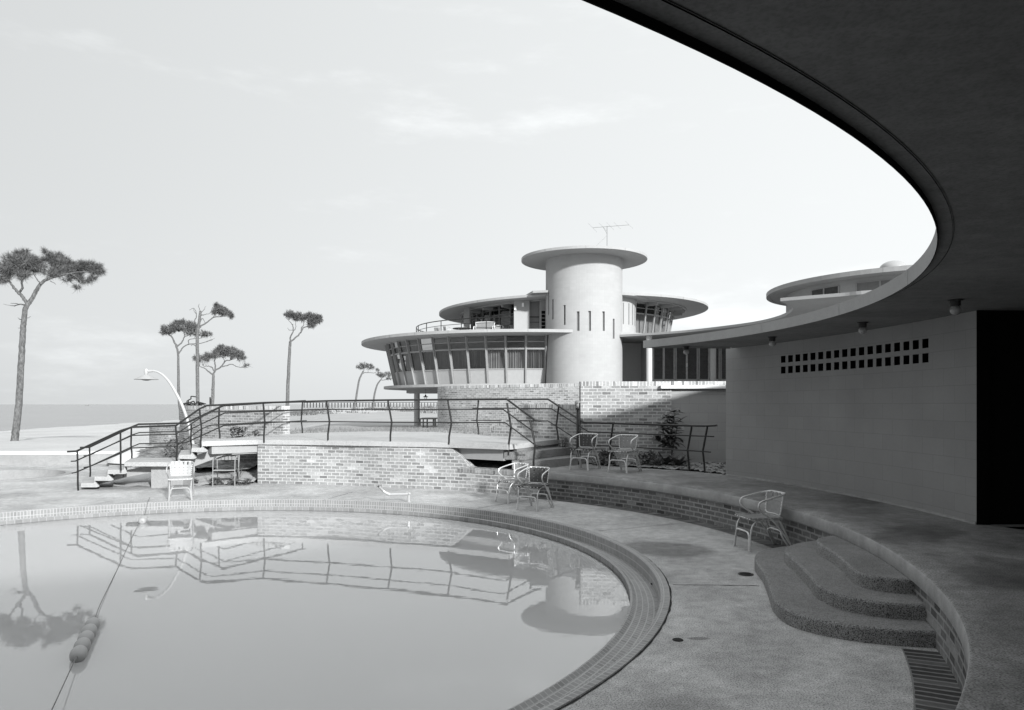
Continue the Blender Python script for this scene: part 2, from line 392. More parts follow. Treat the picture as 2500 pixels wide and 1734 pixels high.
m.grid([rows[-1], [(x, y, -3.5) for x, y, z in rows[-1]]], close=True)
m.face([(x, y, -3.5) for x, y, z in rows[-1]]); m.face(list(reversed(rows[0])))
struct(m.build('pool_water', 'pool_water'), 'still milky water of the round pool')
# wading pool far left
wp = thing('wading_pool', 'small round wading pool with pale tiled wall at far left', 'pool', (*wade_c, 0))
m = MB(); n = 64; per = 2*pi*1.5
rows = [[(1.5*cos(2*pi*i/n), 1.5*sin(2*pi*i/n), z) for i in range(n+1)] for z in (.012, -.42)]
m.grid(rows, [[(per*i/n, z) for i in range(n+1)] for z in (.432, 0)]); m.build('pool_wall', 'tile_big', wp, recalc='keep')
m = MB(); m.lathe([(0.001, -.42), (1.5, -.42)], n=64); m.build('pool_floor', 'pale_concrete', wp)
m = MB(); m.lathe([(1.49, -.3), (1.49, .016), (1.62, .016), (1.62, -.1)], n=64); m.build('coping', 'pale_concrete', wp)
# rope with floats on the water
WZ = -.145
rp = thing('lane_rope', 'dark float rope stretched across the pool water', 'rope', (0, 0, 0))
a = PZ(118*2500/2301-14, 1760, -.03); b1 = PZ(187, 1603, -.095); b2 = PZ(229, 1518, -.105); b3 = PZ(333, 1290, -.135); b4 = PZ(352, 1262, -.10); b5 = PZ(391*.92, 1229, .012)
pts = cr([a, b1, b2, PZ(245, 1475, -.125), PZ(290, 1382, -.14), b3, b4, b5, PZ(366, 1214, .008)], 10)
m = MB(); m.tube(pts, .0034, 6); m.build('rope', 'rope', rp, True)
proto = None
for i in range(5):
    t = (i+.5)/5; p = b1.lerp(b2, t); p.z = -.108
    d = (b2-b1).normalized()
    lab = 'ball float on the pool rope, ' + ['nearest of the five strung together', 'second nearest of the five strung together', 'middle one of the five strung together', 'second farthest of the five strung together', 'farthest of the five strung together'][i]
    if proto is None:
        m = MB(); m.lathe([(.006, -.042), (.012, -.047), (.04, -.045), (.066, -.03), (.075, -.006), (.075, .008), (.066, .03), (.04, .045), (.012, .047), (.006, .042)], n=28)
        proto = m.build('rope_float', 'float', None, True)
        o = proto
    else:
        o = proto.copy(); COL.objects.link(o)
    tag(o, lab, 'float', 'floats on the pool rope'); o.location = p
    o.rotation_euler = (d.to_track_quat('Z', 'Y') @ Matrix.Rotation(i*1.3, 4, 'Z').to_quaternion()).to_euler()
    s_ = (b2-b1).length/5/.094*.97; o.scale = (.76+.015*(i % 2), .75, s_)
for i in range(3):
    o = proto.copy(); COL.objects.link(o); d = (b4-b3).normalized()
    p = PZ(349, 1270, -.10)+d*(i-1)*.075; o.location = p; o.rotation_euler = d.to_track_quat('Z', 'Y').to_euler(); o.scale = (.75, .75, .8)
    tag(o, 'ball float at the far rim by the white chair, ' + ['nearest of three', 'middle of three', 'farthest of three'][i], 'float', 'floats at the far end of the rope')
# ------------------------------------------------------------------ brick walls
def wall(path, zb, zt, t, name, mat, parent=None, cap=None, capmat='brick_cap', caph=.095, smooth=False, side=1):
    """wall along a 2D path; visible face on the path, thickness t to the left (side=1) of travel; zt may vary per point"""
    pts = [Vector((p[0], p[1])) for p in path]; s = [0]
    for i in range(1, len(pts)): s.append(s[-1]+(pts[i]-pts[i-1]).length)
    back = []
    for i, p in enumerate(pts):
        d = (pts[min(i+1, len(pts)-1)]-pts[max(i-1, 0)]).normalized(); back.append(p+Vector((-d.y, d.x))*t*side)
    zt = zt if isinstance(zt, (list, tuple)) else [zt]*len(pts); zb = zb if isinstance(zb, (list, tuple)) else [zb]*len(pts)
    h = caph if cap else 0
    def make(z0, z1, proud, rowuv):
        m = MB()
        A = [[(p.x, p.y, a) for p, a in zip(pts, z0)], [(p.x, p.y, b) for p, b in zip(pts, z1)]]
        B = [[(p.x, p.y, a) for p, a in zip(back, z0)], [(p.x, p.y, b) for p, b in zip(back, z1)]]
        uva = [[(x, (a if rowuv else 0)) for x, a in zip(s, z0)], [(x, (b if rowuv else h)) for x, b in zip(s, z1)]]
        m.grid(A, uva); m.grid([B[1], B[0]], [uva[1], uva[0]])
        m.grid([A[1], B[1]], [[(x, 0) for x in s], [(x, t) for x in s]])
        for k in (0, -1):
            q = [A[0][k], B[0][k], B[1][k], A[1][k]]; m.face(q, [(0, z0[k]), (t, z0[k]), (t, z1[k]), (0, z1[k])])
        return m
    z1 = [z-h for z in zt]
    o = make(zb, z1, 0, True).build(name, mat, parent, recalc='keep')
    if cap: make([z+.0005 for z in z1], zt, 0, False).build('soldier_course' if capmat.startswith('brick_cap') else 'capping', capmat, parent, recalc='keep')
    return o
def dre(a):
    t = max(0, min(1, (-math.degrees(a)-12)/22)); return .085*t*t*(3-2*t)
# dais wall (under the raised terrace), concentric with the pool
A_END = ang(.45, 13.42)
th = thing('retaining_wall', 'dark brick retaining wall curving below the raised terrace edge', 'wall')
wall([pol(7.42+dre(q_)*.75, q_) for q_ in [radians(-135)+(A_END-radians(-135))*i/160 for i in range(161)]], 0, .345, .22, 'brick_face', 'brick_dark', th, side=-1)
m = MB(); aa = [radians(-135)+(A_END-radians(-135))*i/160 for i in range(161)]
# edge beam with a softened arris
prof = [(7.44, .345), (7.385, .345), (7.38, .352), (7.38, .455), (7.386, .470), (7.40, .478), (7.60, .479)]
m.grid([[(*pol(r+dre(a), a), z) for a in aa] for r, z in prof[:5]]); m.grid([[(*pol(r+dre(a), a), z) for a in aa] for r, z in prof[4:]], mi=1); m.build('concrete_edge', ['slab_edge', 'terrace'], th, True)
# brick border on the deck
m = MB(); s0 = 0
for (a0, a1) in ((radians(-135), ang(2.9, 5.05)), (ang(3.35, 8.5), ang(.2, 13.6))):
    n = 120; rows = []; uvs = []
    for r in (7.425, 7.21):
        rows.append([(*pol(r+(dre(a0+(a1-a0)*i/n)*.8 if r > 7.3 else 0), a0+(a1-a0)*i/n), .006) for i in range(n+1)]); uvs.append([(7.3*(a1-a0)*i/n, .006+(7.425-r)) for i in range(n+1)])
    m.grid(rows, uvs)
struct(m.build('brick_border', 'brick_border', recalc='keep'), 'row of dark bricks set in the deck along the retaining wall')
# raised terrace
m = MB()
ter = [pol(7.60+dre(a), a) for a in aa]
bed_edge = [(1.55, 15.2), (2.0, 14.45), (3.24, 13.47), (3.74, 12.82)]
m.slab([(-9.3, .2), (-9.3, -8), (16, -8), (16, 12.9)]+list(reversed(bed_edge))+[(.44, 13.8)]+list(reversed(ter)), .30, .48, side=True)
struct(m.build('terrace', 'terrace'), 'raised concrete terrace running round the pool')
# curved entrance steps
stp = thing('curved_steps', 'three curved exposed-aggregate steps up to the raised terrace', 'steps')
S1 = [(3.42, 8.30), (3.12, 8.27), (2.72, 8.02), (2.50, 7.60), (2.385, 7.0), (2.26, 6.5), (2.13, 5.98), (2.14, 5.62), (2.34, 5.36), (2.62, 5.21), (2.97, 5.13)]
S2 = [(3.42, 7.98), (3.2, 7.93), (2.92, 7.72), (2.74, 7.42), (2.66, 6.9), (2.57, 6.4), (2.49, 6.0), (2.53, 5.70), (2.68, 5.52), (2.84, 5.44), (3.08, 5.39)]
S3 = [(3.42, 7.66), (3.25, 7.60), (3.08, 7.45), (3.0, 7.2), (2.95, 6.75), (2.87, 6.35), (2.80, 6.02), (2.84, 5.84), (2.93, 5.76), (3.0, 5.72), (3.18, 5.69)]
for S, z0, z1 in ((S1, 0, .115), (S2, .115, .23), (S3, .23, .343)):
    c_ = [Vector(p) for p in cr(S, 8)]; n = len(c_)
    def off(d): 
        o_ = []
        for i in range(n):
            t = (c_[min(i+1, n-1)]-c_[max(i-1, 0)]).normalized(); o_.append(c_[i]+Vector((t.y, -t.x))*(-d))
        return o_
    m = MB(); rows = []
    for d, z in ((0, z0), (0, z1-.018), (.006, z1-.006), (.018, z1)): rows.append([(p.x, p.y, z) for p in off(d)])
    inner = [(*pol(7.43, ang(p.x, p.y)), z1) for p in c_]
    m.grid(rows); q0, q1 = ang(c_[-1].x, c_[-1].y)-.01, ang(c_[0].x, c_[0].y)+.01
    m.slab([p[:2] for p in rows[-1]]+[pol(7.46, q0+(q1-q0)*i/20) for i in range(21)], z0, z1, mi=1, side=False, bottom=False); m.build('step', ['aggregate', 'step_top'], stp)
# ------------------------------------------------------------------ canopy
CZ0, CZ1, RI, CZB = 2.647, 2.738, 7.633, 2.62
KC = (-4.249, 7.911)
def polc(r, a): return (KC[0]+r*cos(a), KC[1]+r*sin(a))
def arcc(r, a0, a1, n): return [polc(r, a0+(a1-a0)*i/n) for i in range(n+1)]
can = thing('canopy', 'broad dark concrete canopy sweeping round the pool overhead', 'canopy')
ca0, ca1 = radians(-150), atan2(11.98-KC[1], 2.0-KC[0])
outer = [(3.62, 12.24), (4.98, 13.45), (13, 16.5), (22, 8), (22, -16), (-14, -16)]
inner = arcc(RI, ca0, ca1, 160)
m = MB(); ri2 = arcc(7.705, ca0, ca1, 160)
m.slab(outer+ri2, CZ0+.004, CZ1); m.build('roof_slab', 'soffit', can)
m = MB()   # drip strip, dark groove, fascia
m.grid([[(*p, CZ0) for p in arcc(RI+.006, ca0, ca1, 160)], [(*p, CZ0) for p in arcc(7.705, ca0, ca1, 160)]], mi=0)
m.grid([[(*p, CZ0+.02) for p in arcc(7.705, ca0, ca1, 160)], [(*p, CZ0+.001) for p in arcc(7.713, ca0, ca1, 160)]], mi=1)
m.grid([[(*p, CZ0) for p in arcc(7.705, ca0, ca1, 160)], [(*p, CZ0+.02) for p in arcc(7.705, ca0, ca1, 160)]], mi=1)
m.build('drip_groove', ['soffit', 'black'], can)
m = MB()
m.grid([[(*p, z) for p in arcc(r, ca0, ca1, 160)] for r, z in ((RI, CZB), (RI, CZ1+.004), (7.80, CZ1+.004))], mi=0)
m.grid([[(*p, z) for p in arcc(r, ca0, ca1, 160)] for r, z in ((RI+.006, CZ0+.003), (RI+.006, CZB), (RI, CZB))], mi=2)
e = polc(RI, ca1); m.face([(*e, CZB), (3.62, 12.24, CZB), (3.62, 12.24, CZ1+.004), (*e, CZ1+.004)])
for du in (1663, 1854, 2046, 2214, 2285):
    a = 0
    for i in range(400):
        q = ca0+(ca1-ca0)*i/400; x, y = polc(RI, q)
        if y > 3.9 and x/y*F+U0 > du: a = q; 
    x, y = polc(RI-.004, a); nx, ny = cos(a), sin(a)
    m.face([(x-ny*.006, y+nx*.006, CZB), (x+ny*.006, y-nx*.006, CZB), (x+ny*.006, y-nx*.006, CZ1+.006), (x-ny*.006, y+nx*.006, CZ1+.006)], mi=1)
m.build('fascia', ['fascia', 'frame_light', 'black'], can)
# globe lamps on the soffit
lp = [PZ(1675.5, 845.5, CZ0), PZ(1885.5, 823, CZ0), PZ(2106, 787.7, CZ0), PZ(2332.6, 732.6, CZ0)]
labs = ['opal globe lamp nearest the open left end of the canopy', 'opal globe lamp under the canopy, above the left end of the vent holes', 'opal globe lamp under the canopy, above the right part of the vent holes', 'largest opal globe lamp, nearest the dark doorway']
g0 = None
for p, lb in zip(lp, labs):
    if g0 is None:
        g0 = thing('ceiling_lamp', lb, 'lamp', p, 0, 'globe lamps under the canopy')
        m = MB(); m.lathe([(.001, 0), (.062, 0), (.062, -.008), (.044, -.010), (.044, -.055), (.034, -.058), (.001, -.058)], n=24); m.build('holder', 'black_metal', g0, True)
        m = MB(); m.lathe([(.001, -.137)]+[(.046*sin(q), -.092-.046*cos(q)) for q in [pi*i/14 for i in range(1, 12)]]+[(.036, -.056)], n=24); m.build('globe', 'opal', g0, True)
    else: dup(g0, p, 0, lb)
# ------------------------------------------------------------------ block wall with vent holes and the dark changing rooms
wp_ = cr([(3.66, 12.62), (4.02, 11.75), (4.30, 10.75), (4.50, 9.8), (4.63, 8.9), (4.69, 8.1), (4.70, 7.46)], 24)
bwl = thing('block_wall', 'long curved grey concrete-block wall with two rows of vent holes', 'wall')
S = [0]
for i in range(1, len(wp_)): S.append(S[-1]+(wp_[i]-wp_[i-1]).length)
def wpt(s):
    s = max(0, min(S[-1]-1e-6, s)); j = max(i for i in range(len(S)) if S[i] <= s); j = min(j, len(wp_)-2)
    q = wp_[j].lerp(wp_[j+1], (s-S[j])/(S[j+1]-S[j])); t = (wp_[j+1]-wp_[j]).normalized(); return q, Vector((-t.y, t.x))
def s_at_u(u):
    best = min(range(800), key=lambda i: abs(wpt(S[-1]*i/800)[0].x/wpt(S[-1]*i/800)[0].y*F+U0-u)); return S[-1]*best/800
sa, sb = s_at_u(1912), s_at_u(2259); pitch = (sb-sa)/17
ss = sorted(set([0.0]+[sa+pitch*i-.056 for i in range(18)]+[sa+pitch*i+.056 for i in range(18)]+[sa+pitch*(i+.5) for i in range(17)]+[x*.16 for x in range(int((sa-.1)/.16)+1)]+[sb+.12+x*.16 for x in range(int((S[-1]-sb-.12)/.16)+1)]+[S[-1]]))
zs = [.48, 2.17, 2.275, 2.335, 2.44, 2.649]
holes = lambda s0, s1, z0: any(abs((s0+s1)/2-(sa+pitch*i)) < .03 for i in range(18)) and z0 in (2.17, 2.335)
m = MB(); TH = .14
for a_, b_ in zip(ss[:-1], ss[1:]):
    (p, n1), (q, n2) = wpt(a_), wpt(b_)
    for z0, z1 in zip(zs[:-1], zs[1:]):
        if holes(a_, b_, z0):
            pi_, qi_ = p+n1*TH, q+n2*TH; F4 = [(p.x, p.y), (q.x, q.y)]; B4 = [(pi_.x, pi_.y), (qi_.x, qi_.y)]
            m.face([(*F4[0], z0), (*F4[1], z0), (*B4[1], z0), (*B4[0], z0)], mi=1); m.face([(*F4[0], z1), (*F4[1], z1), (*B4[1], z1), (*B4[0], z1)], mi=1)
            m.face([(*F4[0], z0), (*F4[0], z1), (*B4[0], z1), (*B4[0], z0)], mi=1); m.face([(*F4[1], z0), (*F4[1], z1), (*B4[1], z1), (*B4[1], z0)], mi=1)
        else:
            for off_ in (0, TH):
                P1, P2 = p+n1*off_, q+n2*off_
                m.face([(P1.x, P1.y, z0), (P2.x, P2.y, z0), (P2.x, P2.y, z1), (P1.x, P1.y, z1)], [(a_, z0), (b_, z0), (b_, z1), (a_, z1)])
for s_ in (0, S[-1]):
    p, n1 = wpt(s_); q = p+n1*TH; m.face([(p.x, p.y, .48), (q.x, q.y, .48), (q.x, q.y, 2.649), (p.x, p.y, 2.649)], [(0, .48), (TH, .48), (TH, 2.649), (0, 2.649)], 1 if s_ else 0)
m.build('wall_face', ['block', 'black'], bwl, recalc='keep')  # black hole reveals and wall end: deep shade put into the colour
m = MB()
for s_ in [x*.1 for x in range(int(S[-1]/.1))]+[S[-1]]: pass
rows = []
for off_, z in ((-.012, .48), (-.012, .50), (0, .506)): rows.append([(*(wpt(S[-1]*i/60)[0]+wpt(S[-1]*i/60)[1]*off_), z) for i in range(61)])
m.grid(rows); m.build('skirting', 'slab_edge', bwl)
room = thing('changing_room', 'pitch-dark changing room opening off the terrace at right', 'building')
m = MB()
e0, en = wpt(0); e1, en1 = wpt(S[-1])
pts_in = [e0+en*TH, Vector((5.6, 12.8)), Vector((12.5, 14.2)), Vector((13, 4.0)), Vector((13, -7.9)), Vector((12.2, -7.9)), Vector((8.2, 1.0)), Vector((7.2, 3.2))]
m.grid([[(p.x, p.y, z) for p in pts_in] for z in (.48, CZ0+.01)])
m.grid([[(4.78, 7.485, z), (13.4, 7.30, z)] for z in (.48, CZ0+.01)])  # added black sheet across the doorway, standing for the darkness inside
m.build('inner_wall', 'black', room)  # walls and floor black: the unlit room's darkness painted as colour
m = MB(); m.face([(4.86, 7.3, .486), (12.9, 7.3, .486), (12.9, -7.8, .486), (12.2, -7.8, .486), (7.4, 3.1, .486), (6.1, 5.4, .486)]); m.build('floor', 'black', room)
# ------------------------------------------------------------------ back walls right of the stairs
fw = thing('high_brick_wall', 'tall sunlit brick wall under the round restaurant', 'wall')
wall(cr([(-2.95, 29.2), (-2.7, 28.0), (-2.0, 27.0), (-.8, 25.9), (.8, 24.7), (2.5, 23.6)], 8), .3, 2.37, .25, 'brick_face', 'brick_sun', fw, cap=True)
nw = thing('low_brick_wall', 'lower curved brick wall behind the bridge railing, left of the lamp post', 'wall')
pth = cr([(-.55, 17.6), (0, 17.05), (.6, 16.45), (1.03, 15.98), (1.42, 15.34)], 10); zt = []
for p in pth: u = p.x/p.y*F+U0; zt.append(1.12+(1.695-1.12)*max(0, min(1, (u-1198)/75)))
wall(pth, .3, zt, .22, 'brick_face', 'brick_near', nw, cap=True)
rw = thing('brick_wall', 'tall brick wall behind the planting bed with soldier course on top', 'wall')
wall([(1.40, 15.30), (2.3, 15.22), (3.275, 15.15)], .3, 2.17, .24, 'brick_face', 'brick_near', rw, cap=True)
sw = thing('grey_block_wall', 'grey block wall with white ledge and brick top, beside the planting bed', 'wall')
wall([(3.277, 15.20), (6.5, 15.10)], .3, 2.02, .2, 'wall_face', 'block_pale', sw)
m = MB(); m.box(3.05, 6.5, 15.06, 15.35, 2.021, 2.083); m.build('ledge', 'white_coping', sw)
wall([(3.277, 15.13), (6.5, 15.03)], 2.0835, 2.171, .24, 'soldier_course', 'brick_cap', sw)
m = MB(); m.tube([P(1416, 932, 15.24), P(1416, 1125, 15.24)], .013, 8); tag(m.build('downpipe', 'black_metal', None, True), 'thin dark downpipe at the joint of the brick walls', 'pipe')
# planting bed
def bumpy(name, poly, z, amp, step, mat, seed=0):
    rnd = random.Random(seed); m = MB(); xs = [p[0] for p in poly]; ys = [p[1] for p in poly]
    def ins(x, y):
        c = False
        for i in range(len(poly)):
            (x1, y1), (x2, y2) = poly[i][:2], poly[i-1][:2]
            if (y1 > y) != (y2 > y) and x < (x2-x1)*(y-y1)/(y2-y1)+x1: c = not c
        return c
    nx = int((max(xs)-min(xs))/step)+2; ny = int((max(ys)-min(ys))/step)+2
    zf = z if callable(z) else (lambda x, y: z)
    H = [[zf(min(xs)+i*step, min(ys)+j*step)+rnd.uniform(-amp, amp) for j in range(ny)] for i in range(nx)]
    for i in range(nx-1):
        for j in range(ny-1):
            cx, cy = min(xs)+(i+.5)*step, min(ys)+(j+.5)*step
            if ins(cx, cy):
                q = [(min(xs)+a*step, min(ys)+b*step, H[a][b]) for a, b in ((i, j), (i+1, j), (i+1, j+1), (i, j+1))]; m.face(q)
    return m.build(name, mat, None, True)
struct(bumpy('planting_bed', [(1.2, 15.5), (1.5, 15.1), (1.95, 14.5), (3.2, 13.5), (3.74, 12.7), (6, 12.7), (6, 15.3)], .505, .02, .07, 'bed_sand', 1), 'patchy sandy planting bed below the brick wall')
m = MB(); m.slab([(1.2, 15.5), (1.55, 15.18), (2.0, 14.43), (3.24, 13.45), (3.76, 12.6), (6, 12.6), (6, 15.4)], .2, .478); struct(m.build('bed_base', 'soil'), 'soil under the planting bed')
# ------------------------------------------------------------------ bridge walkway, stairs and brick base
br = thing('walkway', 'pale concrete walkway bridging the beds with stairs at both ends', 'walkway')
WZt, WZb = .94, .84
front = [(-6.35, 15.05), (-5.43, 15.74), (-4.6, 15.62), (-3.85, 15.43), (-3.1, 15.2), (-2.5, 14.98), (-1.8, 14.77), (-1.25, 14.58), (-.6, 14.22), (-.08, 13.9), (.1, 14.15)]
backe = [(1.0, 15.98), (.55, 16.6), (0, 17.2), (-.86, 18.6), (-2.2, 20.2), (-4, 20.6), (-5.5, 19.4), (-6.0, 17.6), (-6.3, 16.45), (-6.95, 16.35)]
m = MB(); m.slab(front+backe, WZb, WZt); m.build('deck_slab', 'walkway', br)
def tread(poly, z0, z1, name='step', mat='walkway', taper=0):
    m = MB(); n = len(poly); cx = sum(p[0] for p in poly)/n; cy = sum(p[1] for p in poly)/n
    b = [(cx+(x-cx)*(1-taper), cy+(y-cy)*(1-taper), z0) for x, y in poly]; t = [(x, y, z1) for x, y in poly]
    m.grid([b, t], close=True); m.face(t); m.face(list(reversed(b))); return m.build(name, mat, br)
# right stairs: three risers fanning down to the terrace
R1 = [(.1, 14.15), (1.0, 16.05)]; R2 = [(.25, 13.98), (1.32, 15.68)]; R3 = [(.44, 13.78), (1.6, 15.22)]
for (a, b_, c_, z0, z1) in ((R1, R2, .25, .64, .787), (R2, R3, .25, .479, .634)):
    tread([a[0], a[1], b_[1], b_[0]] if 0 else [(a[0][0]-.25, a[0][1]-.03), (a[1][0]-.2, a[1][1]+.2), b_[1], b_[0]], z0, z1, 'step', 'aggregate')
tread([(-.2, 14.45), (-.1, 16.2), (.98, 16.02), (.092, 14.17)], .787, .8399, 'step', 'aggregate')
# left stairs: cantilevered treads and a landing
Fl = [(197, 243), (230, 278), (262, 311), (303, 450), (435, 480), (467, 508)]
tops = [.135, .265, .40, .54, .68, .815]
Yf = [14.62, 14.62, 14.62, 14.75, 14.85, 14.95]
Yb = [15.75, 15.75, 15.8, 16.0, 16.35, 16.4]
for (ua, ub), zt_, yf, yb in zip(Fl, tops, Yf, Yb):
    xa = (ua-U0)/F*yf; xb = (ub-U0)/F*yf; sk = -.62
    if zt_ == .54: sk = -.5
    zb_ = zt_-.085; nx = [i for i, q in enumerate(tops) if q == zt_][0]+1
    (un, zn) = (Fl[nx][0], tops[nx]-.085) if nx < 6 else (492, .845)
    xn = (un-U0)/F*yf; prof_ = [(xa, zb_), (xb-.06, zb_), (xb, zb_+.02), (xn+.01, zn), (xn-.01, zt_), (xa+.01, zt_)]
    m = MB(); A0 = [(x, yf, z) for x, z in prof_]; B0_ = [(x+sk, yb, z) for x, z in prof_]
    m.grid([A0, B0_], close=True); m.face(A0); m.face(list(reversed(B0_))); m.build('landing' if zt_ == .54 else 'step', 'tread_concrete', br)
m = MB()
def beam(m, a, b, w_, h0, h1):             # sloping stringer below the treads
    a = Vector(a); b = Vector(b); d = (b-a); n_ = Vector((-d.y, d.x, 0)).normalized()*w_/2
    A = [a-n_, a+n_, b+n_, b-n_]; m.grid([[(p.x, p.y, p.z-h) for p, h in zip(A, (h0, h0, h1, h1))], [(p.x, p.y, p.z) for p in A]], close=True)
    m.face([tuple(p) for p in A]); m.face([(p.x, p.y, p.z-h) for p, h in zip(A, (h0, h0, h1, h1))])
beam(m, (-8.75, 15.2, .02), (-7.95, 15.2, .32), .35, .02, .12); beam(m, (-7.95, 15.25, .34), (-7.35, 15.3, .45), .35, .14, .14)
beam(m, (-7.1, 15.5, .455), (-6.1, 15.75, .835), .5, .22, .2); beam(m, (-6.1, 15.75, .838), (-5.5, 16.3, .838), .6, .2, .2)
beam(m, (-6.3, 15.35, .838), (-5.4, 16.1, .838), .3, .17, .17)
m.build('stringer', 'stucco_shade', br)
m = MB(); m.box((369-U0)/F*14.95, (447-U0)/F*14.95, 14.95, 15.5, -.05, .453); m.build('pier', 'pale_concrete', br)
m = MB(); beam(m, (-1.35, 15.0, .838), (-.12, 14.15, .838), .16, .22, .22); m.build('edge_beam', 'fascia', br)
# brick base under the walkway
bb = thing('bridge_wall', 'sunlit brick wall carrying the walkway beyond the pool', 'wall')
pth = cr([(-5.45, 15.8), (-4.5, 15.66), (-3.42, 15.4), (-2.47, 15.02), (-1.7, 14.78), (-1.02, 14.52), (-.27, 14.06), (.2, 13.68), (.47, 13.43)], 14); zt = []
for p in pth:
    u = p.x/p.y*F+U0; t = max(0, min(1, (u-1103)/42)); zt.append(.84-(.84-.455)*t)
wall(pth, 0, zt, .24, 'brick_face', 'brick_near', bb, side=-1 if 0 else 1)
pl = [p for p in pth if p.x/p.y*F+U0 > 1115]
o = wall([(p.x-.003, p.y-.006) for p in pl], .36, .456, .2, 'soldier_course', 'brick_cap_dull', bb)
wall([(-5.46, 15.82), (-5.55, 17.4), (-5.7, 19.2)], 0, .84, .24, 'return_wall', 'brick_near', bb, side=-1)
m = MB(); m.box(-5.30, 1.0, 20.0, 20.1, .3, .84); m.build('rear_wall', 'soil', bb)
struct(bumpy('bed_under_stairs', [(-1.9, 14.95), (-1.0, 14.6), (-.2, 14.12), (.3, 13.72), (.5, 13.9), (.9, 15), (.6, 16.8), (-1.5, 18)], lambda x, y: .40+.10*min(1, max(0, (y-14.2))), .035, .12, 'bed_sand', 3), 'dark littered sand under the stair landing')
wall([(-7.0, 17.75), (-5.75, 17.6)], -.05, .835, .2, 'dark_backing', 'brick_dark', bb)  # wall added in dark brick to make the hollow under the walkway dark
m = MB(); m.box(-.9, -.6, 16.4, 16.9, .3, .83); m.box(-2.0, 1.0, 17.2, 17.4, .1, .83); m.build('black_backing', 'black', bb)  # black walls, shade under the landing put into their colour
struct(bumpy('sand_under_walkway', [(-8.2, 15.25), (-7.0, 15.22), (-5.5, 15.72), (-5.75, 19.3), (-9.7, 19.6), (-9.4, 17.2)], lambda x, y: .015+.11*max(0, y-15.35)*min(1, .4+.15*(x+9)), .022, .11, 'sand', 4), 'drifted pale sand under the left stairs')
# ------------------------------------------------------------------ railings
def railing(name, label, posts, rails, sgn):
    t = thing(name, label, 'railing')
    for (b, k_, tp, Y) in posts:
        m = MB(); pts = [P(*b, Y), P(*k_, Y-sgn*.05), P(*tp, Y)]; pts[0].z -= .01
        q = pts[0].copy(); q = pts[0].lerp(pts[1], .35); q.x = pts[0].x*.75+q.x*.25
        m.tube([pts[0], q, pts[1], pts[2]], .0185, 6, flat=1.0); m.build('post', 'rail_metal', t)
    for (r, pts) in rails:
        m = MB(); m.tube([P(*p) for p in pts], r, 8, flat=.8 if r > .015 else 1); m.build('handrail' if r > .015 else 'rail', 'rail_metal', t)
    return t
railing('railing', 'black steel railing along the pool side of the walkway', [
 ((191,1197),(190,1150),(188.7,1101),14.5), ((295.4,1148),(294.7,1107),(294,1053),14.5), ((431,1128),(432.8,1087),(428.6,1040),14.8), ((490.5,1095),(492,1048),(487,999),15.0),
 ((644.5,1080),(646.6,1031),(642.4,984.5),15.72), ((800.6,1077),(804.5,1029.7),(797,980),15.45), ((953,1079),(956.4,1030.8),(947,978),15.02), ((1095.9,1084),(1102.4,1032),(1093,977),14.58),
 ((1241,1111),(1247.6,1042.6),(1237.7,984),13.95), ((1302.4,1142),(1306.3,1087),(1294.6,1027.4),13.5)],
 [(.024, [(164,1103,14.45),(187,1101.7,14.5),(294,1052,14.5),(322.5,1043,14.55),(430,1039,14.8),(487,998.4,15.0),(505,990.4,15.1),(642.4,983.5,15.72),(799,979,15.45),(947.8,977,15.02),(1092.5,976,14.58),(1237,974.8,13.95),(1306,1026,13.5),(1322,1028,13.5)]),
  (.012, [(173,1126.5,14.45),(184,1126,14.5),(322.5,1063.4,14.55),(430,1060,14.8),(491,1019,15.0),(517,1006,15.1),(642,1002.6,15.72),(800.6,999.8,15.45),(956,999.5,15.02),(1100,999.5,14.58),(1228,999.5,13.95),(1301,1053,13.5),(1314,1055,13.5)]),
  (.012, [(174.8,1155.6,14.45),(185,1153.5,14.5),(295,1107,14.5),(322.5,1094,14.55),(430,1089.5,14.8),(491,1047.8,15.0),(514,1038.4,15.1),(644,1031,15.72),(802,1029.7,15.45),(956,1031,15.02),(1102,1032,14.58),(1233,1032,13.95),(1307,1087,13.5),(1320.6,1088.7,13.5)])], 1)
railing('railing', 'black steel railing on the far side of the left stairs', [
 ((220,1163),(219.3,1128),(218.6,1092),15.7), ((321.5,1120),(319.8,1086),(320.8,1044),15.75), ((467.5,1095),(465.8,1079),(466.8,1037),16.3), ((536.4,1073),(533.6,1037.4),(535.3,996),16.3), ((738,1058),(735.3,1027),(738.7,980),19.3)],
 [(.024, [(195.6,1093,15.65),(218,1092,15.7),(321,1043,15.75),(338,1036,15.8),(455,1033,16.3),(545,990.4,16.4),(745,978.5,19.3)]),
  (.012, [(204,1113,15.65),(218,1112,15.7),(322,1062,15.75),(340,1056.5,15.8),(455,1053,16.3),(548.5,1008.5,16.4),(750,1001,19.3)]),
  (.012, [(204,1141.7,15.65),(219,1139,15.7),(322,1091,15.75),(340,1083.6,15.8),(453,1081,16.3),(546.8,1039,16.4),(748.5,1027,19.3)])], -1)
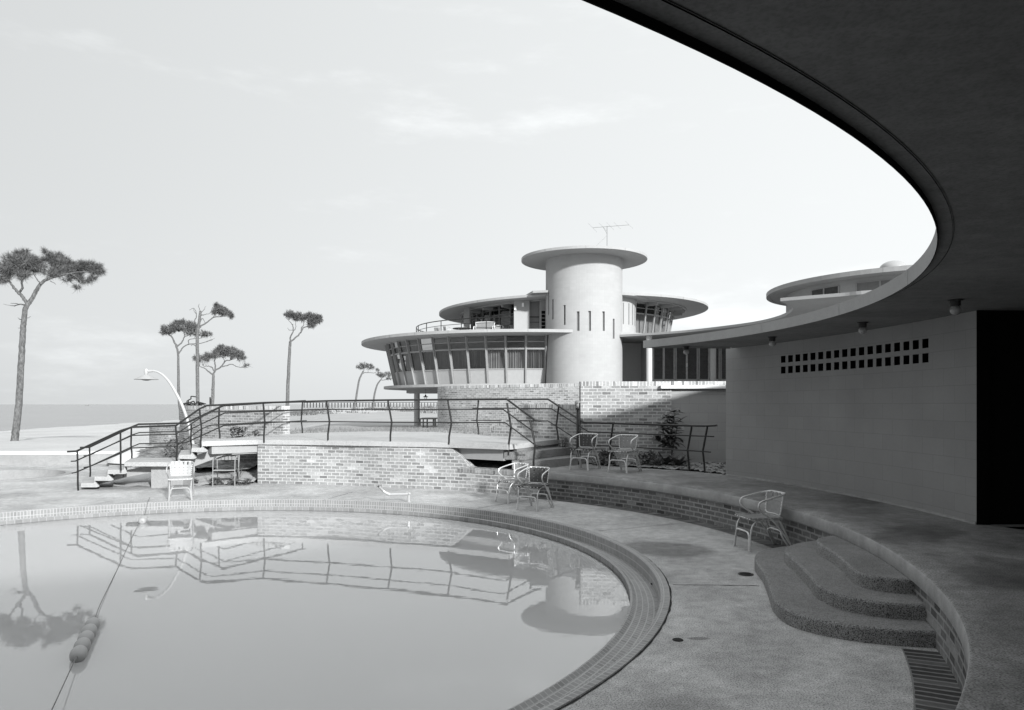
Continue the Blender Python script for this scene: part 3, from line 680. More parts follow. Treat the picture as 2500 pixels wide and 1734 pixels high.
railing('railing', 'black steel railing descending right past the lamp post to the planting bed', [
 ((1168.4,1062),(1164.2,1026.4),(1168,978),18.4), ((1362.6,1073),(1358,1040),(1364.7,987),15.7), ((1492,1136),(1489.5,1089),(1496.6,1036),14.7), ((1683,1151),(1678.7,1100),(1689,1041),13.45), ((1720.7,1155),(1716,1102),(1727,1042),13.12)],
 [(.024, [(1154,976,18.55),(1168,975.8,18.4),(1337.6,974.8,15.98),(1426,1032,14.95),(1496.6,1034,14.7),(1689,1039.5,13.45),(1727,1040,13.12),(1750,1038.7,12.98)]),
  (.012, [(1154,997,18.55),(1168,997,18.4),(1345.5,997.7,15.9),(1436.7,1054.3,14.9),(1494,1057,14.7),(1686,1064,13.45),(1724,1065,13.12),(1743,1066,12.98)]),
  (.012, [(1151,1026.4,18.55),(1164,1026.4,18.4),(1337.6,1027.7,15.98),(1416,1078,15.0),(1440,1088,14.9),(1489.5,1089,14.7),(1678.7,1100,13.45),(1716,1102.5,13.12),(1735,1104,12.98)])], -1)
# ------------------------------------------------------------------ left planter wall, low curved wall
pw = thing('planter_wall', 'brick planter wall behind the left stairs beside the curved street lamp', 'wall')
wall(cr([(-10.1, 22.4), (-9.2, 21.0), (-7.6, 19.6), (-5.77, 18.56)], 10), .2, 1.655, .24, 'brick_face', 'brick_near', pw, cap=True)
wall(cr([(-12.5, 26.0), (-12.3, 25.0), (-11.4, 23.6), (-10.1, 22.45)], 10), 0, 1.0, .24, 'end_wall', 'brick_near', pw)
wall([(-5.86, 18.80), (-6.45, 20.6)], .2, 1.655, .24, 'side_wall', 'brick_near', pw)
lw = thing('low_wall', 'low curved concrete wall holding back the beach sand', 'wall')
wall([tuple(p[:2]) for p in low_wall], -.05, [.33-.0*i for i in range(len(low_wall))], .18, 'wall_face', 'pale_concrete', lw, cap=True, capmat='white_coping', caph=.03)
m = MB(); m.lathe([(1.15*cos(q), .42*sin(q)) for q in [i*pi/16 for i in range(8)]]+[(.01, .42)], (-10.2, 20.9, .1), 24)
m.build('sand_heap', 'sand', lw, True)
struct(bumpy('stair_bed', [(-9.9, 19.6), (-9.8, 21.3), (-10.0, 22.3), (-9.0, 20.9), (-7.5, 19.5), (-5.7, 18.5), (-6.0, 16.7), (-8.0, 16.9), (-9.0, 17.6)], lambda x, y: .22+.09*max(0, y-16.6), .03, .15, 'bed_sand', 5), 'planting bed between the left stairs and the planter wall')
# ------------------------------------------------------------------ beach terrain and sea
def lerp_tab(x, tab):
    if x <= tab[0][0]: return tab[0][1]
    for (a, b), (c_, d) in zip(tab[:-1], tab[1:]):
        if x <= c_: return b+(d-b)*(x-a)/(c_-a)
    return tab[-1][1]
from mathutils import noise as mn
def hgt(x, y):
    u = max(-400, min(2500, x/max(y, 1)*F+U0))
    Ys = lerp_tab(u, [(-400, 70), (0, 88), (210, 109), (376, 134), (560, 185), (707, 250), (780, 480), (860, 700), (1100, 900)])
    n = mn.noise(Vector((x*.12, y*.12, 0)))*.12+mn.noise(Vector((x*.5, y*.5, 3)))*.05
    left = lerp_tab(y, [(20, .33), (31, .16), (45, -.30), (60, -.8)]); mid = lerp_tab(y, [(18, .86), (24, .84), (34, .55), (48, .22), (62, -.02), (140, -.12), (200, .0), (300, .15)])
    k_ = max(0, min(1, (x+11-(y-22)*.35*0)/4)) if y < 40 else max(0, min(1, (u-640)/160))
    h = left+(mid-left)*k_
    if y > 45:
        t = max(0, (y-45)/(Ys-45)); base_ = h if k_ > .5 else -.52
        h = base_*(1-min(t, 1)**1.2)+(-1.5)*min(t, 1)**1.2 - max(0, t-1)*4
    if y > 60 and u > 860: h += .9*max(0, mn.noise(Vector((x*.05, y*.02, 7)))+.2)*min(1, (y-200)/80 if y > 200 else 0)
    if 60 < y < 130 and 400 < u < 640: h += .5*math.exp(-((y-95)/30)**2)
    return h+n*min(1, y/60)
ys = [20.55+.35*i for i in range(30)]+[31+1.0*i for i in range(30)]+[62+3*i for i in range(30)]+[160+15*i for i in range(24)]+[540+60*i for i in range(14)]
m = MB(); nxx = 170; rows = []
for y in ys:
    row = []
    for i in range(nxx+1):
        u = -900+3400*i/nxx; x = (u-U0)/F*y; z = hgt(x, y)
        if y < 22.4 and x < -9.9:
            z = min(z, .3) if y > 21.9 else -.4
            if x > -13 and y < 21.3: z = -.4
        row.append((x, y, z))
    rows.append(row)
rows_n = len(rows)
m.grid(rows)
bch = m.build('beach', ['sand', 'flat_sand'], None, True)
for p in bch.data.polygons:
    c_ = p.center; u = c_.x/c_.y*F+U0; v = VH+(HC-c_.z)/c_.y*F
    edge_ = 1024-max(0, (u-700))*.04+mn.noise(Vector((c_.x*.1, c_.y*.05, 1)))*4
    if u > 700 and v > edge_-10 and v < 1060: p.material_index = 1
struct(bch, 'pale sandy beach running down to the sea')
m = MB(); m.grid([[(x, y, -1.5) for x in (-9000, -2000, -400, 0, 400, 2000, 9000)] for y in (40, 200, 1000, 4000, 15000)]); struct(m.build('sea', 'sea'), 'calm hazy sea to the horizon')
# sheets of ground outside the view so reflections and side views stay grounded
m = MB(); m.slab([(-60, -60), (60, -60), (60, 60), (8, 60), (8, -8), (-46, -8), (-46, 21), (-60, 21)], -.2, -.1, bottom=False, side=False); struct(m.build('outer_ground', 'flat_sand'), 'sandy ground around the club')
# dune scrub, grass (uncountable)
def blades(name, pts, hgt_, n_, wid, mat, label, spread=.04):
    m = MB()
    for (x, y, z, s_) in pts:
        for _ in range(n_):
            a = random.uniform(0, 2*pi); d = random.uniform(0, spread); h = hgt_*s_*random.uniform(.5, 1.2); le = random.uniform(0, .7)*h
            bx, by = x+cos(a)*d, y+sin(a)*d; w2 = wid*random.uniform(.6, 1.2); q = random.uniform(0, 2*pi)
            m.face([(bx-cos(q)*w2, by-sin(q)*w2, z-.02), (bx+cos(q)*w2, by+sin(q)*w2, z-.02), (bx+cos(a)*le, by+sin(a)*le, z+h)])
    o = m.build(name, mat, None, recalc=False); o['kind'] = 'stuff'; o['label'] = label; return o
pts = []
for i in range(2600):
    x = random.uniform(-7.5, 1.3); y = random.uniform(18.6, 29)
    if y < 20.65 and -5.6 < x < -1.8: continue
    if y < 20.65-(abs(x+3.7)**2)*.12 and x < 1: continue
    pts.append((x, y, max(hgt(x, y), .3), random.uniform(.5, 1.3)))
blades('grass', pts, .13, 5, .007, 'grass', 'rough dry grass growing behind the walkway')
pts = []
for i in range(900):
    u = random.choice([random.gauss(960, 55), random.gauss(1010, 30), random.gauss(740, 30)]); y = random.choice([random.uniform(150, 300), random.uniform(230, 420)]); x = (u-U0)/F*y
    if mn.noise(Vector((x*.06, y*.03, 2))) < .02: continue
    pts.append((x, y, hgt(x, y), random.uniform(.4, 1.2)))
blades('dune_scrub', pts, .9, 7, .16, 'scrub', 'dark low scrub scattered on the far dunes', 1.4)
# ------------------------------------------------------------------ main building
mb_ = thing('restaurant_building', 'round-towered modern restaurant building with disc roofs', 'building')
TC = (4.68, 48.0); TR = 2.48
def cyl_uv(m, c, r0, r1, z0, z1, a0, a1, n):
    per = (a1-a0)*(r0+r1)/2
    m.grid([[(c[0]+r*cos(a0+(a1-a0)*i/n), c[1]+r*sin(a0+(a1-a0)*i/n), z) for i in range(n+1)] for r, z in ((r0, z0), (r1, z1))],
           [[(per*i/n, z) for i in range(n+1)] for z in (z0, z1)])
# tower with real slot recesses: angular cells
slots = []   # (u centre, z0, z1)
for u, v0, v1 in ((1349.5, 731, 780), (1378, 745, 793.5), (1411.5, 760.5, 808), (1439.5, 759.5, 808), (1473.5, 760.5, 808), (1498.3, 778.5, 827)):
    tx = (u-U0)/F; A_ = 1+tx*tx; B_ = -2*(TC[0]*tx+TC[1]); C_ = TC[0]**2+TC[1]**2-TR*TR; Y = (-B_-sqrt(max(0, B_*B_-4*A_*C_)))/(2*A_)
    slots.append((atan2(Y-TC[1], tx*Y-TC[0]), HC-(v1-VH)/F*Y, HC-(v0-VH)/F*Y))
slots.append((atan2(-.35, -1), slots[0][1]+.35, slots[0][2]+.5)); hw = .085/TR*1.0
cuts = sorted([-pi+2*pi*i/96 for i in range(97)]+[a-hw for a, _, _ in slots]+[a+hw for a, _, _ in slots])
m = MB(); ms = []
for a, b in zip(cuts[:-1], cuts[1:]):
    if b-a < 1e-7: continue
    mid = (a+b)/2; zz = [2.4, 11.0]; hole = None
    for sa_, z0, z1 in slots:
        if abs(mid-sa_) < hw*.999: zz = [2.4, z0, z1, 11.0]; hole = (z0, z1)
    c3 = lambda q, r=TR: (TC[0]+r*cos(q), TC[1]+r*sin(q))
    for z0, z1 in zip(zz[:-1], zz[1:]):
        if hole and (z0, z1) == hole:
            ms.append((a, b, z0, z1)); continue
        m.face([(*c3(a), z0), (*c3(b), z0), (*c3(b), z1), (*c3(a), z1)], [(a*TR, z0), (b*TR, z0), (b*TR, z1), (a*TR, z1)])
tw = m.build('tower_wall', 'tower_block', mb_, recalc='keep')
seen = {}
for a, b, z0, z1 in ms: seen.setdefault((z0, z1), []).append((a, b))
for (z0, z1), l in seen.items():
    a = min(x[0] for x in l); b = max(x[1] for x in l); r2 = TR-.16; m = MB()
    c3 = lambda q, r, z: (TC[0]+r*cos(q), TC[1]+r*sin(q), z)
    m.grid([[c3(a, TR, z0), c3(a, r2, z0), c3(b, r2, z0), c3(b, TR, z0)], [c3(a, TR, z1), c3(a, r2, z1), c3(b, r2, z1), c3(b, TR, z1)]])
    m.face([c3(a, TR, z0), c3(b, TR, z0), c3(b, r2, z0), c3(a, r2, z0)]); m.face([c3(a, TR, z1), c3(b, TR, z1), c3(b, r2, z1), c3(a, r2, z1)])
    m.build('slot_window', 'frame_light', mb_)
def disc(m, c, r, z0, z1, n=96, mi_side=1, mi_face=0, lip=.0):
    m.lathe([(.001, z0), (r-lip, z0)], (*c, 0), n, mi=mi_face); m.lathe([(r-lip, z0), (r, z0), (r, z1)], (*c, 0), n, mi=mi_side); m.lathe([(r, z1), (.001, z1)], (*c, 0), n, mi=mi_face)
def seam(m, c, r, u, z0, z1, mi):
    tx = (u-U0)/F; A_ = 1+tx*tx; B_ = -2*(c[0]*tx+c[1]); C_ = c[0]**2+c[1]**2-r*r; d = B_*B_-4*A_*C_
    if d < 0: return
    Y = (-B_-sqrt(d))/(2*A_); a = atan2(Y-c[1], tx*Y-c[0]); w_ = .018; q = [(c[0]+(r+.006)*cos(a+s*w_/r), c[1]+(r+.006)*sin(a+s*w_/r)) for s in (-1, 1)]
    m.face([(*q[0], z0), (*q[1], z0), (*q[1], z1), (*q[0], z1)], mi=mi)
m = MB(); disc(m, TC, 4.07, 11.0, 11.16); m.lathe([(3.92, 10.999), (3.95, 10.985), (3.99, 10.985), (4.02, 10.999)], (*TC, 0), 96, mi=1)
for u in (1331, 1430.5, 1527): seam(m, TC, 4.07, u, 11.0, 11.16, 2)
m.build('tower_roof', ['soffit_light', 'fascia_light', 'frame_light'], mb_)
# round dining room
DC = (.7, 57.5)
m = MB(); disc(m, DC, 12.2, 6.14, 6.33)
for u in (951, 1012.5, 1094, 1189.5, 1289.5): seam(m, DC, 12.2, u, 6.14, 6.33, 2)
m.build('terrace_slab', ['stucco', 'fascia_light', 'frame_light'], mb_)
m = MB(); disc(m, DC, 10.55, 2.84, 3.02)
for u in (998.5, 1060, 1140.5, 1236): seam(m, DC, 10.55, u, 2.84, 3.02, 2)
m.build('floor_slab', ['stucco', 'fascia_light', 'frame_light'], mb_)
ZW = [3.06, 3.93, 4.02, 5.22, 5.33, 5.70, 5.75, 6.09, 6.14]
Rz = lambda z: 9.62+(z-3.02)/(6.14-3.02)*.70
def dp(ph, z, off_=0, c=DC, RR=None):
    r = (RR or Rz)(z)+off_; return (c[0]-r*sin(ph), c[1]-r*cos(ph), z)
STEP = radians(7.3); PH0 = radians(-1.05-7.3)
def pbox(m, a, b, z0, z1, o0, o1, c=DC, RR=None, mi=0):   # curved-in-plan block between two angles
    q = [dp(a, z0, o0, c, RR), dp(b, z0, o0, c, RR), dp(b, z0, o1, c, RR), dp(a, z0, o1, c, RR), dp(a, z1, o0, c, RR), dp(b, z1, o0, c, RR), dp(b, z1, o1, c, RR), dp(a, z1, o1, c, RR)]
    for f in ((0,1,2,3),(4,5,6,7),(0,1,5,4),(1,2,6,5),(2,3,7,6),(3,0,4,7)): m.face([q[i] for i in f], mi=mi)
crv = random.Random(5)
for i in range(27):
    a, b = PH0+i*STEP, PH0+(i+1)*STEP; da = .028/10; pa, pb = a+da, b-da
    m = MB()
    pbox(m, pa, pb, 3.02, 3.06, -.03, .04); pbox(m, pa, pb, ZW[1], ZW[2], -.03, .045); pbox(m, pa, pb, ZW[3], ZW[4], -.03, .05); pbox(m, pa+.006, pb-.006, ZW[5], ZW[6], -.02, .03); pbox(m, pa, pb, ZW[7], ZW[8], -.03, .035)
    for (x0, x1) in ((pa, pa+.005), (pb-.005, pb)): pbox(m, x0, x1, ZW[0], ZW[7], -.02, .03)
    wf = m.build('window', 'frame_light', mb_)
    m = MB(); pbox(m, pa, pb, 3.06, ZW[1], -.02, .01); sp_ = m.build('lower_panel', 'spandrel', wf)
    m = MB()
    for z0, z1 in ((ZW[2], ZW[3]), (ZW[4], ZW[5]), (ZW[6], ZW[7])): m.face([dp(pa, z0, 0), dp(pb, z0, 0), dp(pb, z1, 0), dp(pa, z1, 0)])
    m.build('pane', 'glass', wf)
    if i < 9:
        m = MB(); n = 44; rows = [[], []]; ph = crv.uniform(0, 6)
        for j in range(n+1):
            q = pa+(pb-pa)*j/n; o_ = -.24+.08*sin(ph+j*1.35+1.3*sin(j*.37+i))
            if crv.random() < .03: o_ -= .05
            for kk, z in ((0, 3.9), (1, 6.05 if False else 5.3)): rows[kk].append((DC[0]-(Rz(4.5)+o_-.0)*sin(q), DC[1]-(Rz(4.5)+o_)*cos(q), z))
        m.grid(rows); m.build('curtain', 'curtain', wf)
for i in range(28):
    a = PH0+i*STEP; m = MB(); pbox(m, a-.0025, a+.0025, 3.0, 6.16, -.04, .16); m.build('mullion', 'frame_light', mb_)
m = MB(); m.lathe([(8.9, 3.0), (8.9, 6.14)], (*DC, 0), 64); m.build('inner_wall', 'interior', mb_)
# base: beam, column, core under the slab
m = MB(); m.box(-7.95, -5.2, 55.5, 57.4, 2.52, 2.845); m.build('beam', 'stucco', mb_)
for k_, (x, y) in enumerate(((-7.35, 57.0), (-2.0, 66), (-6, 63))):
    m = MB(); m.lathe([(.225, -.3), (.225, 2.52)], (x, y, 0), 24); m.build('column', 'column_paint', mb_, True)
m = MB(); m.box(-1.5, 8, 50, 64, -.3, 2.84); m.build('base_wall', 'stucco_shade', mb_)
# upper pavilion
UC = (4.66, 57.5); URz = lambda z: 7.35+(z-6.33)/2.7*.45
def tilt(o, deg=0.9):
    o.matrix_basis = Matrix.Translation((UC[0], UC[1], 8.75)) @ Matrix.Rotation(radians(-deg), 4, 'Y') @ Matrix.Translation((-UC[0], -UC[1], -8.75))
m = MB(); disc(m, UC, 10.3, 8.70, 8.86)
m.grid([[(UC[0]+r*cos(q), UC[1]+r*sin(q), z) for q in [2*pi*i/72 for i in range(73)]] for r, z in ((8.55, 8.70), (8.55, 8.63), (8.72, 8.63), (8.72, 8.70))], mi=0)
for u in (1166, 1614, 1669): seam(m, UC, 10.3, u, 8.70, 8.86, 2)
ro = m.build('upper_roof', ['soffit_light', 'fascia_light', 'frame_light'], mb_); tilt(ro)
m = MB()
for i in range(28):
    a = 2*pi*i/28; d = Vector((cos(a), sin(a), 0)); n_ = Vector((-d.y, d.x, 0))*.06
    for A, B in ((7.4, 8.6),):
        m = MB()
        p0 = Vector((*UC, 0))+d*A; p1 = Vector((*UC, 0))+d*B
        q = [p0-n_, p0+n_, p1+n_, p1-n_]; m.grid([[(p.x, p.y, z) for p in q] for z in ((8.46, 8.699))], close=True)
        m.face([(p.x, p.y, 8.46) for p in q]); tilt(m.build('roof_rib', 'soffit_light', mb_))
for i in range(48):
    a = 2*pi*i/48; b = a+2*pi/48
    m = MB(); UR = (lambda z: 7.8) if 2 < i < 13 else URz
    if True:
        mm = MB(); pbox(mm, a-.006, a+.006, 6.3, 8.72, -.03, .08, UC, UR); mm.build('mullion', 'frame_dark' if 2 < i < 12 else 'frame_light', mb_)
    if i % 2 == 0:
        for z0, z1 in ((6.33, 6.45), (7.95, 8.03), (8.35, 8.39), (8.66, 8.72)): pbox(m, a+.005, a+4*pi/48-.005, z0, z1, -.02, .05, UC, UR)
        wf = m.build('window', 'frame_light' if not 2 < i < 12 else 'frame_dark', mb_)
        m = MB(); e2 = a+4*pi/48; m.face([dp(a, 6.45, 0, UC, UR), dp(e2, 6.45, 0, UC, UR), dp(e2, 8.7, 0, UC, UR), dp(a, 8.7, 0, UC, UR)]); m.build('pane', 'glass', wf)
m = MB(); m.lathe([(7.0, 6.33), (7.0, 8.15)], (UC[0], UC[1], 0), 48); m.build('core_wall', 'core_paint', mb_)
m = MB(); m.lathe([(7.05, 8.15), (7.05, 8.7)], (UC[0], UC[1], 0), 48); m.build('core_band', 'black', mb_)
m = MB(); m.box(-3.45, -3.03, 52.6, 53.0, 6.33, 8.69); m.build('pier', 'fascia', mb_)
# stair block left of the tower, with wall lamps, door and raised roof
m = MB(); m.box(.13, 1.17, 49.3, 52, 6.33, 8.82); m.build('stair_block', 'stucco', mb_)
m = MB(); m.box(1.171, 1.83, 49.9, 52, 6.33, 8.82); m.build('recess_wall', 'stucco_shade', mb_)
m = MB(); m.box(1.84, 2.5, 49.0, 49.1, 6.33, 8.05); dr = m.build('door', 'frame_light', mb_)
m = MB()
for k_ in range(5): m.box(1.96, 2.20, 48.985, 48.998, 6.7+k_*.25, 6.9+k_*.25)
m.build('pane', 'black', dr)
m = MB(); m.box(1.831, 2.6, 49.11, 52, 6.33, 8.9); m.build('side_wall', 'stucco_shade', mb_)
for (u, v) in ((1258.2, 753), (1276.6, 744.5)):
    m = MB(); p = P(u, v, 49.22); m.box(p.x-.07, p.x+.07, 49.16, 49.29, p.z-.13, p.z+.13); m.build('wall_lamp', 'white_metal', mb_)
m = MB(); m.slab([(-.35, 52.4), (.78, 49.6), (1.33, 47.25), (2.3, 47.0), (2.6, 53), (-.3, 54)], 8.83, 8.97); m.build('raised_roof', 'fascia_light', mb_)
# slotted bay right of the tower
BC = (6.2, 50.2)
m = MB(); m.lathe([(2.2, 6.1), (2.2, 8.72)], (*BC, 0), 64); m.build('bay_wall', 'stucco', mb_, True)
for a in (-1.30, -1.05, -.82, -.62, -.42, -.22):
    m = MB(); q = Matrix.Translation((BC[0], BC[1], 0)) @ Matrix.Rotation(a, 4, 'Z'); m.box(2.19, 2.215, -.035, .035, 6.95, 8.35, q); m.build('slot_window', 'frame_dark', mb_)
m = MB(); disc(m, BC, 3.0, 8.72, 8.86, 64); m.build('bay_roof', ['soffit_light', 'fascia_light'], mb_)
m = MB(); m.box(6.2, 10.5, 49.2, 49.4, 6.1, 6.42); m.build('parapet', 'stucco', mb_)
# wavy entrance canopy, entrance wall, columns and louvred doors
WZ1 = 6.1
def PW(u, v): return PZ(u, v, WZ1)[:2]
path = cr([(6.55, 46.9), PW(1600, 812), PW(1688, 805), PW(1799, 791.7), PW(1860, 781.7), PW(1905, 769.5), PW(1929, 757), PW(1935, 748), PW(1930, 740)], 8)
path += [Vector(PW(1905, 727.8))]+cr([PW(1906, 727.7), PW(1985, 721), PW(2063, 714.7), PW(2121, 709), PW(2300, 700)], 5)
pl = [tuple(p[:2]) for p in path]+[(32, 27.5), (34, 60), (6.2, 60)]
m = MB(); m.slab(pl, 5.965, WZ1)
ec = m.build('entrance_canopy', 'fascia', mb_)
m = MB(); m.box(6.3, 10.3, 51.5, 51.8, 3.0, 5.96); m.box(9.0, 9.2, 49, 51.8, 3.0, 5.96); m.build('entrance_wall', 'entrance_render', mb_)
for u in (1585, 1741):
    p = P(u, 930, 46.0); m = MB(); m.lathe([(.185, 2.6), (.185, 5.96)], (p.x, 46.0, 0), 24); m.build('column', 'column_paint', mb_, True)
p = P(2057.5, 735, 33.5); m = MB(); m.lathe([(.2, 3.0), (.2, 5.96)], (p.x, 33.5, 0), 24); m.build('column', 'column_paint', mb_, True)
YD = 49.0
m = MB(); xa, xb = (1592-U0)/F*YD, (1900-U0)/F*YD; m.box(xa, xb, YD+.12, YD+.3, 2.9, 5.96); m.build('louvre_surround', 'door_wood', mb_)
for (ua, ub) in ((1597, 1618), (1623, 1644.5), (1652, 1674.5), (1679, 1701), (1708.5, 1729), (1746, 1754.5), (1762, 1779), (1786, 1806)):
    a, b = (ua-U0)/F*YD, (ub-U0)/F*YD; m = MB()
    for (x0, x1) in ((a-.06, a), (b, b+.06)): m.box(x0, x1, YD, YD+.115, 2.98, 5.6)
    m.box(a, b, YD+.002, YD+.115, 2.98, 3.36); m.box(a, b, YD+.002, YD+.115, 5.48, 5.6)
    d_ = m.build('louvred_door', 'door_wood', mb_)
    m = MB(); rr = random.Random(int(ua))
    for i in range(34):
        z = 3.38+i*.062; t = rr.choice([.018, .03, .045]); m.box(a+.001, b-.001, YD+.05-t, YD+.07-t*.2, z, z+.045)
    m.build('louvre', 'louvre', d_)
for u in (1674.5+1.2, 1679-1.2):
    x = (u-U0)/F*YD; m = MB(); m.box(x-.018, x+.018, YD-.05, YD-.003, 4.18, 4.42); m.build('door_handle', 'white_metal', mb_)
m = MB(); m.slab([(2, 44), (20, 42), (34, 30), (34, 60), (2, 60)], 2.7, 2.95); m.build('entrance_floor', 'pale_concrete', mb_)
# second round building
rb2 = thing('round_pavilion', 'small round upper pavilion with disc roof seen above the canopy edge', 'building')
QC = (24.4, 45.0)
QR = 7.2
m = MB(); disc(m, QC, 8.4, 8.56, 8.81)
for u in (2004, 2156.5): seam(m, QC, 8.4, u, 8.56, 8.81, 2)
m.lathe([(8.1, 8.559), (8.12, 8.54), (8.16, 8.54), (8.18, 8.559)], (*QC, 0), 96, mi=1)
m.build('roof', ['fascia_light', 'fascia', 'frame_light'], rb2)
m = MB(); m.lathe([(7.2, 6.0), (7.2, 8.56)], (*QC, 0), 96); m.build('wall', 'fascia_light', rb2, True)
def hitc(u, c, r):
    tx = (u-U0)/F; A_ = 1+tx*tx; B_ = -2*(c[0]*tx+c[1]); C_ = c[0]**2+c[1]**2-r*r; Y = (-B_-sqrt(B_*B_-4*A_*C_))/(2*A_); return atan2(c[0]-tx*Y, c[1]-Y)
for (ua, ub, uc) in ((1982, 2012, 2048.5), (2091, 2149, 2175)):
    a, mid, b = (hitc(x, QC, 7.2) for x in (ua, ub, uc)); r6 = lambda z: 7.2
    m = MB(); lo, hi = min(a, b), max(a, b)
    n = 8
    for j in range(n):
        q0, q1 = lo+(hi-lo)*j/n, lo+(hi-lo)*(j+1)/n; pbox(m, q0, q1, 8.31, 8.36, 0, .04, QC, r6); pbox(m, q0, q1, 7.2, 7.25, 0, .04, QC, r6)
    for q in (lo, mid, hi): pbox(m, q-.006, q+.006, 7.25, 8.31, 0, .05, QC, r6)
    wf = m.build('window', 'frame_light', rb2); m = MB()
    for j in range(n): q0, q1 = lo+(hi-lo)*j/n, lo+(hi-lo)*(j+1)/n; pbox(m, q0, q1, 7.25, 8.31, -.02, .012, QC, r6)
    m.build('pane', 'frame_dark' if ua > 2050 else 'louvre', wf)
p = PZ(2181, 641, 8.76) if 0 else P(2181, 643, 38.7)
m = MB(); m.lathe([(.68*cos(q), .42*sin(q)) for q in [i*pi/20 for i in range(10)]]+[(.002, .42)], (p.x, 38.7, 8.80), 32); m.build('dome_skylight', 'opal', rb2, True)
# television aerial
ae = thing('tv_aerial', 'thin television aerial standing on the tower roof', 'aerial', (0, 0, 0))
YA = 48.0
m = MB(); m.tube([P(1482, 610, YA), P(1482, 552, YA)], .013, 6); m.tube([P(1452, 604, YA), P(1481.5, 576, YA)], .004, 5); m.build('mast', 'black_metal', ae)
A_, B_ = P(1447, 556.3, YA), P(1536, 549.3, YA); m = MB(); m.tube([A_, B_], .009, 6); m.tube([P(1472, 554, YA), P(1482, 571, YA)], .008, 5); m.build('boom', 'black_metal', ae)
for (u, v, l) in ((1447, 556.3, 11), (1472, 554.3, 10), (1490, 552.8, 9), (1507, 551.5, 8), (1536, 549.3, 9)):
    m = MB(); m.tube([P(u-l, v-l, YA-.5), P(u+l, v+l, YA+.5)], .004, 5); m.build('element', 'black_metal', ae)
# roof terrace railing
tr_ = thing('terrace_railing', 'dark curved railing round the restaurant roof terrace', 'railing')
RT = 8.1
def tp(phd, z): a = radians(phd); return (DC[0]-RT*sin(a), DC[1]-RT*cos(a), z)
for z, r in ((7.55, .035), (7.2, .02), (6.72, .02)):
    m = MB(); m.tube([tp(-10+i*3, z) for i in range(54)], r, 6); m.build('rail', 'frame_dark' if 0 else 'rail_metal', tr_)
for i in range(12):
    m = MB(); a = -9.5+i*13.5; m.tube([tp(a, 6.33), tp(a, 7.55)], .03, 6); m.build('post', 'rail_metal', tr_)
# hanging lantern and picnic tables under the restaurant
ln = thing('lantern', 'dark hanging lantern between column and brick wall', 'lamp', P(1039, 963, 52))
m = MB(); m.lathe([(.001, 0), (.05, -.04), (.06, -.12), (.19, -.17), (.2, -.19), (.1, -.2)], n=16); m.build('hood', 'black_metal', ln, True)
m = MB(); m.lathe([(.1, -.2), (.09, -.36)], n=12); m.build('glass', 'clear_glass', ln)
m = MB(); m.lathe([(.105, -.36), (.11, -.40), (.001, -.42)], n=12); m.tube([(0, 0, 0), (0, 0, .4)], .01, 5); m.build('base', 'black_metal', ln)
KB = .8333
t0 = None
for (u, Y, rz, lb) in ((1042, 49, .2, 'dark outdoor table just right of the column under the restaurant'), (1053, 51, -.3, 'dark outdoor table half hidden by the far brick wall')):
    Y *= KB; loc = ((u-U0)/F*Y, Y, .2)
    if t0 is None:
        t0 = thing('garden_table', lb, 'table', loc, rz, 'dark tables under the restaurant')
        m = MB(); m.box(-.45, .45, -.35, .35, .66, .72); m.build('table_top', 'dark_wood', t0)
        for sx in (-.38, .38):
            for sy in (-.28, .28): m = MB(); m.box(sx-.03, sx+.03, sy-.03, sy+.03, 0, .66); m.build('leg', 'dark_wood', t0)
    else: dup(t0, loc, rz, lb)
KB, ZB0 = .8333, HC*(1-.8333)
def resize(o):
    for c in [o]+list(o.children_recursive):
        if c.data is None or c.data.get('sized'): continue
        M0 = c.matrix_basis.copy()
        if c is not o and M0 != Matrix.Identity(4): c.data.transform(M0); c.matrix_basis = Matrix.Identity(4)
        base_ = Vector(o.location)
        for v_ in c.data.vertices:
            q = (v_.co+base_)*KB; q.z += ZB0; v_.co = q-(base_*KB+Vector((0, 0, ZB0)))
        c.data['sized'] = 1
    o.location = Vector(o.location)*KB+Vector((0, 0, ZB0))
for o_ in (mb_, rb2, ae, tr_, ln): resize(o_)
